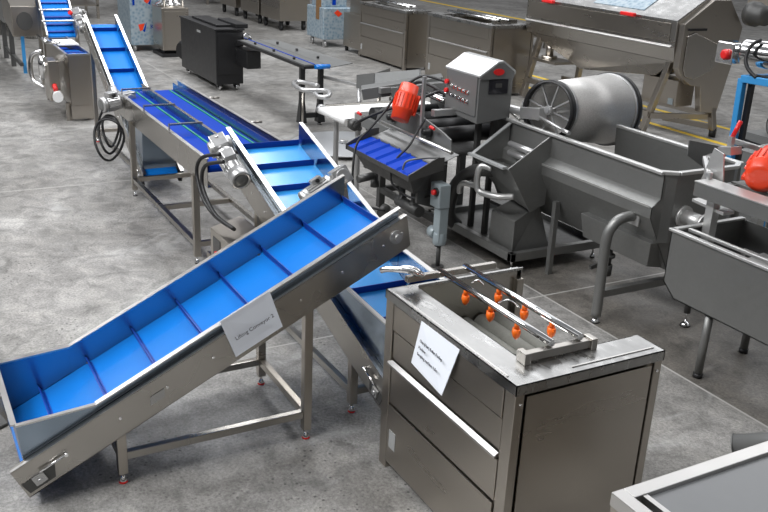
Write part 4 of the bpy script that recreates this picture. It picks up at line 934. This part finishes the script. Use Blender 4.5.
# ------------------------------------------------------------------ upper left group
BK=thing('black_cabinet_machine',(-14.0,4.6,0),'black powder-coated cabinet machine on casters beside the long black table','machine')
bx0,bx1,by0,by1=-15.0,-13.22,4.43,4.86
m=MB(); m.box(bx0,bx1,by0,by1,.10,.90); m.build('body','black',BK,bevel=.01)
m=MB(); m.box(bx0,bx1+.02,by0-.02,by1+.02,.90,.925); m.build('top_plate','black',BK,bevel=.004)
m=MB(); m.box(bx0+.3,bx1-.25,by0+.1,by1-.05,.925,.96); m.box(bx0+.9,bx1-.05,by1-.10,by1+.10,.92,.99); m.build('top_mechanism','black',BK,bevel=.01)
m=MB(); m.box(bx1,bx1+.012,by0+.03,by1-.03,.25,.86); m.build('end_door','black',BK,bevel=.003)
m=MB()
for zz in (.5,.62): m.cyl((bx1+.012,by0+.32,zz),(bx1+.02,by0+.32,zz),.015,seg=8)
m.build('bolts','chrome',BK)
m=MB(); m.box(bx1-.9,bx1-.72,by0-.004,by0,.78,.815); m.build('name_plate','greyl',BK)
for (xx,yy) in ((bx0+.15,by0+.08),(bx1-.10,by0+.08),(bx0+.15,by1-.08),(bx1-.10,by1-.08)):
    m=MB(); m.box(xx-.04,xx+.04,yy-.04,yy+.04,.05,.11); lg=m.build('leg','black',BK)
    m=MB(); m.cyl((xx,yy-.02,.05),(xx,yy+.02,.05),.05); m.build('caster','chrome',lg)
m=MB(); m.lathe((bx0-.12,by0+.1,.35),(.3,-1,0),[(0,.15),(.05,.16),(.1,.12)]); m.build('hose_reel','rubber',BK)
m=MB(); m.cyl((bx1+.0,by1+.05,.80),(bx1+.22,by1+.0,.78),.06); m.cyl((bx1+.2,by1-.05,.85),(bx1+.28,by1-.05,.85),.04); m.build('coupling','chrome',BK)
m=MB(); m.box(bx1,bx1+.48,by1-.12,by1+.10,.40,.66); m.build('side_housing','black',BK,bevel=.01)
TBL=thing('black_conveyor_table',(-11.6,4.9,0),'long narrow black table conveyor with blue end on two black legs','conveyor')
ty0,ty1=4.66,5.0
m=MB(); m.box(-12.95,-10.50,ty0,ty1,.76,.80); m.build('tabletop','black',TBL,bevel=.004)
m=MB(); m.box(-12.9,-10.55,ty0+.03,ty1-.03,.80,.806); m.build('slider_bed','grey',TBL)
m=MB(); m.box(-12.9,-10.55,(ty0+ty1)/2-.008,(ty0+ty1)/2+.008,.806,.812); m.build('guide_wire','belt2',TBL)
m=MB(); m.hexa([(-12.95,ty1,.78),(-10.42,ty1,.78),(-10.42,ty1+.30,.82),(-12.7,ty1+.16,.82),(-12.95,ty1,.79),(-10.42,ty1,.79),(-10.42,ty1+.30,.83),(-12.7,ty1+.16,.83)]); m.build('side_shelf','grey',TBL)
for xx in (-12.4,-11.7,-11.0):
    for yy in (ty0+.08,ty1+.08):
        m=MB(); m.cyl((xx,yy,.81),(xx,yy,.84),.018); m.build('knob','rubber',TBL)
m=MB(); m.cyl((-10.47,ty0+.14,.79),(-10.47,ty1+.0,.79),.03); m.build('end_roller','belt',TBL,label='bright blue end roller')
for yy in (ty0+.06,ty1-.02):
    m=MB(); m.box(-10.72,-10.66,yy-.03,yy+.03,.0+.32,.76); m.hexa([(-10.75,yy-.05,.04),(-10.63,yy-.05,.04),(-10.63,yy+.05,.04),(-10.75,yy+.05,.04),(-10.72,yy-.03,.34),(-10.66,yy-.03,.34),(-10.66,yy+.03,.34),(-10.72,yy+.03,.34)]); lg=m.build('leg','black',TBL)
    foot(lg,-10.69,yy,.04,red=False,r=.03)
m=MB(); m.box(-10.71,-10.67,ty0+.08,ty1-.04,.10,.16); m.build('stretcher','black',TBL)
m=MB(); m.bar((-12.95,ty0+.1,.74),(-13.2,ty0+.1,.70),.05,.05); m.build('mount','black',TBL)

def wheels(root,pts,r=.06):
    for (x,y) in pts:
        m=MB(); m.cyl((x,y-.02,r),(x,y+.02,r),r); m.box(x-.03,x+.03,y-.03,y+.03,r,r*2); m.build('caster','cast',root)
def blob(root,c,n,mats,size,seed,fn):
    """printed marks of the film: flat swatches on one face"""
    rnd=random.Random(seed)
F1=thing('film_wrapped_cabinet',(-17.9,4.53,0),'tall cabinet in blue-grey printed film on casters, left of the steel cabinet','cabinet')
m=MB(); m.box(-18.4,-17.42,4.20,4.86,.12,1.9); m.build('body','film',F1,bevel=.01)
wheels(F1,[(-18.3,4.28),(-17.5,4.28),(-17.5,4.78),(-18.3,4.78)])
fx=-17.42
m=MB(); m.prism([(4.46,1.02),(4.52,1.10),(4.60,1.04),(4.58,.94),(4.52,.88),(4.47,.92)],fx,fx+.006,axis='u'); m.build('printed_mark','red',F1,label='red printed mark')
m=MB(); m.prism([(4.34,.50),(4.46,.52),(4.42,.40),(4.37,.38)],fx,fx+.006,axis='u'); m.build('printed_mark','red',F1,label='red printed mark')
m=MB(); m.prism([(4.42,.38),(4.50,.54),(4.46,.36)],fx,fx+.007,axis='u'); m.prism([(4.54,.88),(4.60,.98),(4.58,.86)],fx,fx+.007,axis='u'); m.build('printed_mark','belt2',F1,label='blue printed mark')
text('printed_letters','KH',.12,Vector((fx+.008,4.56,.42)),(0,1,0),(0,0,1),'belt2',F1)
m=MB(); m.box(fx,fx+.006,4.25,4.29,.85,1.7); m.build('printed_mark','belt2',F1,label='blue printed strip')
SC=thing('steel_cabinet',(-17.0,4.83,0),'plain stainless cabinet with filling head on a dark pallet, left of the black machine','cabinet')
m=MB(); m.box(-17.30,-16.66,4.58,5.08,.12,.88); m.build('body','steel',SC,bevel=.01)
m=MB(); m.box(-16.66,-16.65,4.62,5.04,.16,.82); m.build('door','steel',SC,bevel=.003)
m=MB(); m.box(-17.32,-16.64,4.56,5.10,.0,.06); m.box(-17.2,-16.8,4.65,5.0,.06,.12); m.build('base','rubber',SC)
m=MB(); m.lathe((-17.0,4.83,.88),(0,0,1),[(0,.25),(.05,.25),(.08,.18),(.45,.18),(.5,.26),(.7,.28)]); m.cyl((-16.75,4.66,.88),(-16.75,4.66,1.5),.022);m.cyl((-16.75,5.0,.88),(-16.75,5.0,1.5),.022); m.build('filling_head','polish',SC)
F2=thing('film_wrapped_cabinet',(-17.7,8.4,0),'cabinet in blue-grey film with brown board strip, left of the washer row','cabinet')
m=MB(); m.box(-18.1,-17.27,8.08,8.75,.16,.80); m.box(-17.95,-17.45,8.12,8.7,.80,1.9); m.build('body','film',F2,bevel=.02)
wheels(F2,[(-17.98,8.16),(-17.36,8.16),(-17.36,8.66)],.07)
m=MB(); m.box(-17.62,-17.47,8.07,8.12,.55,1.6); m.build('cardboard_strip','brown',F2)
m=MB(); m.box(-17.9,-17.76,8.10,8.12,1.0,1.5); m.build('control_panel','greyl',F2)
m=MB(); m.prism([(8.32,.70),(8.40,.76),(8.50,.68),(8.42,.62)],-17.27,-17.26,axis='u'); m.build('printed_mark','red',F2,label='red printed mark')
m=MB(); m.box(-17.45,-17.44,8.36,8.44,.84,1.2); m.build('printed_mark','belt2',F2,label='blue printed mark')
S2=thing('steel_box_cabinet',(-16.5,8.55,0),'low plain stainless box cabinet touching the left end of the washer row','cabinet')
m=MB(); m.box(-16.90,-16.14,8.36,8.80,.10,.76); m.build('body','steel',S2,bevel=.01)
m=MB(); m.box(-16.80,-16.30,8.45,8.75,.76,1.2); m.build('upper_housing','steel',S2)
for (x,y) in ((-16.84,8.42),(-16.2,8.42),(-16.84,8.74),(-16.2,8.74)): 
    m=MB(); m.cyl((x,y,0),(x,y,.13),.035); m.build('foot','rubber',S2)
# back row of plain cabinets
for i,(xa_,xb_,h_,lab) in enumerate(((-21.2,-20.0,1.5,'stainless cabinet on black casters immediately left of the film-wrapped one'),(-22.6,-21.35,1.5,'second stainless cabinet on casters, left of the first in the back row'),(-24.2,-23.0,1.35,'third stainless cabinet on casters, farthest left in the back row'))):
    c=thing('rolling_cabinet',((xa_+xb_)/2,8.6,0),lab,'cabinet','plain cabinets in the back row')
    m=MB(); m.box(xa_,xb_,8.25,9.0,.22,h_); m.build('body','steel',c,bevel=.01)
    m=MB(); m.box(xa_+.04,xb_-.04,8.235,8.25,.5,h_-.05); m.build('door','steel_h',c,bevel=.004)
    for (x,y) in ((xa_+.12,8.33),(xb_-.12,8.33),(xa_+.12,8.9),(xb_-.12,8.9)):
        m=MB(); m.cyl((x,y-.03,.07),(x,y+.03,.07),.07); m.box(x-.04,x+.04,y-.04,y+.04,.10,.24); m.build('caster','rubber',c)
# tables and frames in the far background
def far_table(x,y,w,d,h,lab,mat='steel',legm='steel'):
    c=thing('steel_table',(x,y,0),lab,'table')
    m=MB(); m.box(x-w/2,x+w/2,y-d/2,y+d/2,h-.06,h); m.build('tabletop',mat,c)
    for sx in (-1,1):
        for sy in (-1,1):
            m=MB(); px,py=x+sx*(w/2-.06),y+sy*(d/2-.06); m.box(px-.03,px+.03,py-.03,py+.03,0,h-.06); m.build('leg',legm,c)
    m=MB(); m.box(x-w/2+.03,x+w/2-.03,y-d/2+.04,y+d/2-.04,.3,.33); m.build('shelf',mat,c)
    return c
far_table(-26.8,8.9,1.6,.9,.85,'steel table with lower shelf at the top edge, behind the black machine')
far_table(-25.0,6.3,1.7,.8,.8,'steel table with an orange crate, at the top edge left of centre')
m=MB(); m.box(-25.3,-24.7,6.1,6.5,.80,1.05); tag(m.build('crate','orange',bevel=.02),'orange crate on the far steel table at the top edge','crate')
far_table(-23.5,4.4,1.5,.8,.9,'steel table just behind the film-wrapped cabinet on the left','steel')
far_table(-20.6,3.2,1.4,.8,.85,'dark steel table between the steep conveyor and the film-wrapped cabinet','dkmatte','dkmatte')
far_table(-17.4,12.8,2.2,.8,.30,'low grey platform on the floor at the top edge, beyond the yellow line')
# left tank with inner belt
TK=thing('water_tank',(-12.5,2.2,0),'stainless tank with blue inner belt at upper left beside the steep conveyor','machine')
a0,a1,b0,b1=-13.35,-11.74,2.04,2.32
m=MB(); m.box(a1-.004,a1,b0,b1,.03,.82); m.box(a0,a1,b0,b0+.004,.20,.82); m.box(a0,a1,b1-.004,b1,.20,.82); m.box(a0,a0+.004,b0,b1,.20,.82); m.box(a0,a1,b0,b1,.20,.204); m.build('body','steel',TK)
m=MB(); m.box(a0,a1+.01,b0-.02,b0+.01,.82,.84); m.box(a0,a1+.01,b1-.01,b1+.02,.82,.84); m.box(a1-.02,a1+.012,b0-.02,b1+.02,.82,.84); m.build('rim','bright',TK)
m=MB(); m.hexa([(a0+.1,b0+.03,.70),(a1-.02,b0+.03,.80),(a1-.02,b1-.03,.80),(a0+.1,b1-.03,.70),(a0+.1,b0+.03,.71),(a1-.02,b0+.03,.81),(a1-.02,b1-.03,.81),(a0+.1,b1-.03,.71)]); ib=m.build('inner_belt','belt2',TK)
for k in range(4):
    xx=a1-.12-.22*k; m=MB(); m.box(xx-.03,xx+.03,b0+.03,b1-.03,.79-.014*k,.83-.014*k); m.build('flight','flight' if k%2 else 'belt',ib)
m=MB(); m.box(-12.95,-12.45,b0+.02,b1-.0,.845,.86); m.build('cover_plate','white',TK)
m=MB(); m.box(-12.35,-12.0,1.84,1.97,.22,.72); m.build('side_box','steel',TK,bevel=.006)
m=MB(); m.lathe((-12.22,1.84,.62),(0,-1,0),[(0,.07),(.02,.07),(.03,.05)]); m.build('port','chrome',TK)
m=MB(); m.tube([(-12.9,1.92,.72),(-12.95,1.80,.66),(-12.95,1.76,.5),(-12.9,1.78,.33),(-12.8,1.9,.25)],.03,seg=10); m.lathe((-12.8,1.90,.36),(0,0,1),[(0,.06),(.3,.06),(.32,.03)]); m.build('overflow_pipe','chrome',TK)
m=MB(); m.cyl((-11.98,1.93,.30),(-11.82,1.90,.30),.065); m.build('white_pipe_end','white',TK,label='white pipe end')
m=MB(); m.cyl((-12.0,1.90,.42),(-11.93,1.90,.37),.03); m.build('valve_handle','redb',TK,label='red valve handle')
for (x,y) in ((-13.25,2.02),(-13.25,2.3),(-11.85,2.02),(-11.85,2.3)):
    m=MB(); m.box(x-.03,x+.03,y-.03,y+.03,0,.22); m.build('leg','steel',TK)
m=MB(); m.cyl((-13.3,1.94,.87),(-12.6,1.94,.87),.02); m.cyl((-12.6,1.94,.87),(-12.5,2.1,.87),.02); m.build('handrail','chrome',TK)
# inspection machine and upper-left feed conveyor
IM=thing('inspection_machine',(-16,1.95,0),'long grey steel machine on tall legs with oval port at the left edge','machine')
m=MB(); m.box(-19.5,-15.3,1.75,2.15,.80,1.5); m.build('body','matte',IM,bevel=.02)
m=MB(); m.hexa([(-15.3,1.75,.90),(-14.35,1.75,.72),(-14.35,2.12,.72),(-15.3,2.12,.90),(-15.3,1.75,1.35),(-14.35,1.75,1.15),(-14.35,2.12,1.15),(-15.3,2.12,1.35)]); m.build('end_hood','steel',IM,bevel=.01)
m=MB(); c0=(-14.35,1.93,.94); pts=[(c0[1]+.11*math.cos(a),c0[2]+.13*math.sin(a)) for a in [2*PI*i/24 for i in range(24)]]; m.prism(pts,-14.35,-14.335,axis='u'); m.build('oval_port','dkmatte',IM)
for (x,y) in ((-17.1,1.95),(-16.2,1.95),(-18.2,1.95)):
    m=MB(); m.box(x-.035,x+.035,y-.035,y+.035,0,.82); m.build('leg','dkmatte',IM)
m=MB(); m.bar((-17.1,1.95,.18),(-15.2,1.95,.18),.05,.05); m.build('base_rail','dkmatte',IM)
m=MB(); m.box(-15.50,-15.46,2.0,2.05,0,.85); m.build('blue_leg','bluepaint',IM,label='blue post')
FB=thing('feed_conveyor',(-14.1,2.35,0),'steep blue slatted feed conveyor with chrome side rails at the top left','conveyor')
ya_,yb_=2.14,2.52
def fz(x): return .80+.9*(-13.72-x)
m=MB(); m.hexa([(-14.55,ya_,fz(-14.55)-.02),(-13.72,ya_,fz(-13.72)-.02),(-13.72,yb_,fz(-13.72)-.02),(-14.55,yb_,fz(-14.55)-.02),(-14.55,ya_,fz(-14.55)),(-13.72,ya_,fz(-13.72)),(-13.72,yb_,fz(-13.72)),(-14.55,yb_,fz(-14.55))]); fb=m.build('belt','belt_m',FB)
for k in range(8):
    x=-13.76-.10*k; z=fz(x); m=MB(); m.hexa([(x-.02,ya_+.01,z+.018),(x,ya_+.01,z),(x,yb_-.01,z),(x-.02,yb_-.01,z+.018),(x-.005,ya_+.01,z+.035),(x+.015,ya_+.01,z+.02),(x+.015,yb_-.01,z+.02),(x-.005,yb_-.01,z+.035)]); m.build('slat','flight',fb)
for yy in (ya_-.015,yb_+.015):
    m=MB(); m.bar((-14.55,yy,fz(-14.55)+.01),(-13.70,yy,fz(-13.70)+.01),.02,.09); m.build('side_frame','bright',FB)
for x_,z_ in ((-13.95,1.14),(-13.80,1.00)):
    m=MB(); m.tube([(x_,2.08,z_),(x_,2.3,z_),(x_,2.62,z_),(x_-.03,2.72,z_-.03),(x_-.02,2.72,z_-.08),(x_,2.62,z_-.10)],.016,seg=8); m.build('hand_rail','chrome',FB)
for (x,y) in ((-13.85,2.12),(-13.85,2.56),(-14.45,2.14),(-14.45,2.52)):
    m=MB(); m.box(x-.025,x+.025,y-.025,y+.025,0,fz(x)-.05); m.build('leg','steel',FB)
gearmotor(FB,(-13.78,2.58,1.06),(.88,.02,-.46),(0,-.3,1),L=.34,r=.062)
m=MB(); m.cyl((-13.82,2.50,1.10),(-13.80,2.47,1.12),.03); m.build('button','redb',FB,label='red push button')
# pipes behind feed conveyor
for i,(x,y) in enumerate(((-20.3,2.15),(-20.0,2.5),(-19.6,2.8))):
    m=MB(); m.lathe((x,y,0),(0,0,1),[(0,.17),(1.5,.17),(1.55,.1)],seg=16)
    tag(m.build('steel_column','polish'),('leftmost','middle','rightmost')[i]+' of three upright steel cylinders behind the blue feed conveyor','cylinder','upright steel cylinders')

# black roller at the left edge
RL=thing('cable_reel',(-4.45,.33,0),'black round reel with wires just entering the left edge','reel')
m=MB(); m.lathe((-4.47,.295,.46),(.75,-.5,.35),[(0,.085),(.012,.092),(.03,.085)],seg=28); m.build('flange','rubber',RL)
m=MB(); m.lathe((-4.45,.28,.47),(.75,-.5,.35),[(0,.05),(.02,.055),(.03,.04)]); m.build('hub','dkmatte',RL)
m=MB(); m.cyl((-4.52,.30,0),(-4.48,.30,.42),.02); m.cyl((-4.52,.30,0),(-4.52,.30,.02),.10); m.build('stand','dkmatte',RL)
m=MB(); m.tube([(-4.56,.22,.72),(-4.50,.28,.60),(-4.47,.335,.52)],.003,seg=6); m.tube([(-4.60,.24,.72),(-4.54,.27,.62),(-4.48,.31,.52)],.003,seg=6); m.build('wires','rubber',RL)
RL.location.x-=.09; RL.location.y-=.03

# meshes that hold several separate pieces: one object for each piece
def split_pieces(o,newname):
    me=o.data; bm=bmesh.new(); bm.from_mesh(me); seen=set(); comps=[]
    bm.verts.ensure_lookup_table()
    for v in bm.verts:
        if v.index in seen: continue
        st=[v]; seen.add(v.index); c=[]
        while st:
            a=st.pop(); c.append(a.index)
            for e in a.link_edges:
                b=e.other_vert(a)
                if b.index not in seen: seen.add(b.index); st.append(b)
        comps.append(set(c))
    bm.free()
    if len(comps)<2: o.name=newname; return
    for k,c in enumerate(comps):
        b2=bmesh.new(); b2.from_mesh(me); b2.verts.ensure_lookup_table()
        bmesh.ops.delete(b2,geom=[v for v in b2.verts if v.index not in c],context='VERTS')
        m2=bpy.data.meshes.new(newname); b2.to_mesh(m2); b2.free(); m2.materials.append(me.materials[0])
        n=o.copy(); n.data=m2; n.name=newname; col.objects.link(n)
    bpy.data.objects.remove(o)
SPL={'side_wall':'side_wall','pipe_stub':'pipe_stub','cross_tube':'cross_tube','hopper_plate':'hopper_plate','rear_legs':'rear_leg','legs':'leg','bolts':'bolt','brush_roller':'brush_roller','deck_seam':'deck_seam','side_frame':'side_frame','bend':'bend','stand':'stand','guide_arms':'guide_arm','linkage':'link_arm','upright':'upright','caster':'caster','hopper_walls':'hopper_wall','pipe_clip':'pipe_clip','side_rail':'side_rail','upper_panel':'upper_panel','mounting_feet':'mounting_foot','top_mechanism':'top_mechanism','support_post':'support_post','hand_rail':'hand_rail','wires':'wire','base_rail':'base_rail','rim':'rim','skid_frame':'skid_frame','filling_head':'filling_head','coupling':'coupling','side_panel':'side_panel','trough_wall':'trough_wall','spray_frame':'spray_frame','support_beam':'support_beam','bracket':'bracket'}
for o in [x for x in bpy.data.objects if x.type=='MESH' and x.parent and x.name.split('.')[0] in SPL and not x.children]:
    split_pieces(o,SPL[o.name.split('.')[0]])

# ------------------------------------------------------------------ light
w=bpy.data.worlds.new('hall_light'); scn.world=w; w.use_nodes=True; nt=w.node_tree
bg=nt.nodes['Background']; tc=nt.nodes.new('ShaderNodeTexCoord'); sp=nt.nodes.new('ShaderNodeSeparateXYZ'); nt.links.new(tc.outputs['Generated'],sp.inputs[0])
r=nt.nodes.new('ShaderNodeValToRGB'); nt.links.new(sp.outputs[2],r.inputs[0]); e=r.color_ramp.elements
e[0].position=0; e[0].color=(.13,.13,.13,1); e[1].position=1; e[1].color=(.85,.88,.92,1)
for p,c in ((.12,.22),(.25,.42),(.55,.75)):
    q=e.new(p); q.color=(c,c,c*1.02,1)
# rows of roof skylights seen on a ceiling plane: bright bands across the hall
def math_(op,a,b_=None):
    n=nt.nodes.new('ShaderNodeMath'); n.operation=op
    for k,x in enumerate((a,b_)):
        if x is None: continue
        if isinstance(x,(int,float)): n.inputs[k].default_value=x
        else: nt.links.new(x,n.inputs[k])
    return n.outputs[0]
zc=math_('MAXIMUM',sp.outputs[2],.05)
px=math_('DIVIDE',sp.outputs[0],zc); py=math_('DIVIDE',sp.outputs[1],zc)
band=math_('GREATER_THAN',math_('SINE',math_('MULTIPLY',math_('ADD',px,.35),5.2)),.45)
gaps=math_('GREATER_THAN',math_('SINE',math_('MULTIPLY',py,3.6)),-.55)
up=math_('GREATER_THAN',sp.outputs[2],.16)
lamp=math_('MULTIPLY',math_('MULTIPLY',band,gaps),up)
mul=math_('ADD',math_('MULTIPLY',lamp,2.3),.62)
mx=nt.nodes.new('ShaderNodeVectorMath'); mx.operation='SCALE'; nt.links.new(r.outputs[0],mx.inputs[0]); nt.links.new(mul,mx.inputs['Scale'])
nt.links.new(mx.outputs[0],bg.inputs[0]); bg.inputs[1].default_value=.42
def area(name,loc,target,sx,sy,power,colr=(1,1,1)):
    l=bpy.data.lights.new(name,'AREA'); l.shape='RECTANGLE'; l.size=sx; l.size_y=sy; l.energy=power; l.color=colr
    o=bpy.data.objects.new(name,l); col.objects.link(o); o.location=loc
    o.rotation_euler=(Vector(target)-Vector(loc)).to_track_quat('-Z','Y').to_euler(); return o
area('skylight_strip',(-8,-3.5,7.5),(-7.5,1.5,0),14,1.6,1050,(.97,.98,1))
area('skylight_strip',(-13,5,9),(-13,4,0),14,2.5,1050,(.97,.98,1))
area('skylight_strip',(-10,17,10),(-8,8,0),26,5.0,900,(.97,.98,1))
area('roof_light',(-3.5,-1.5,6.5),(-3.8,1.3,0),3,1.2,170,(1,.98,.95))
scn.view_settings.view_transform='Standard'; scn.view_settings.look='None'; scn.view_settings.gamma=1; scn.view_settings.use_curve_mapping=False
scn.view_settings.exposure=0.0
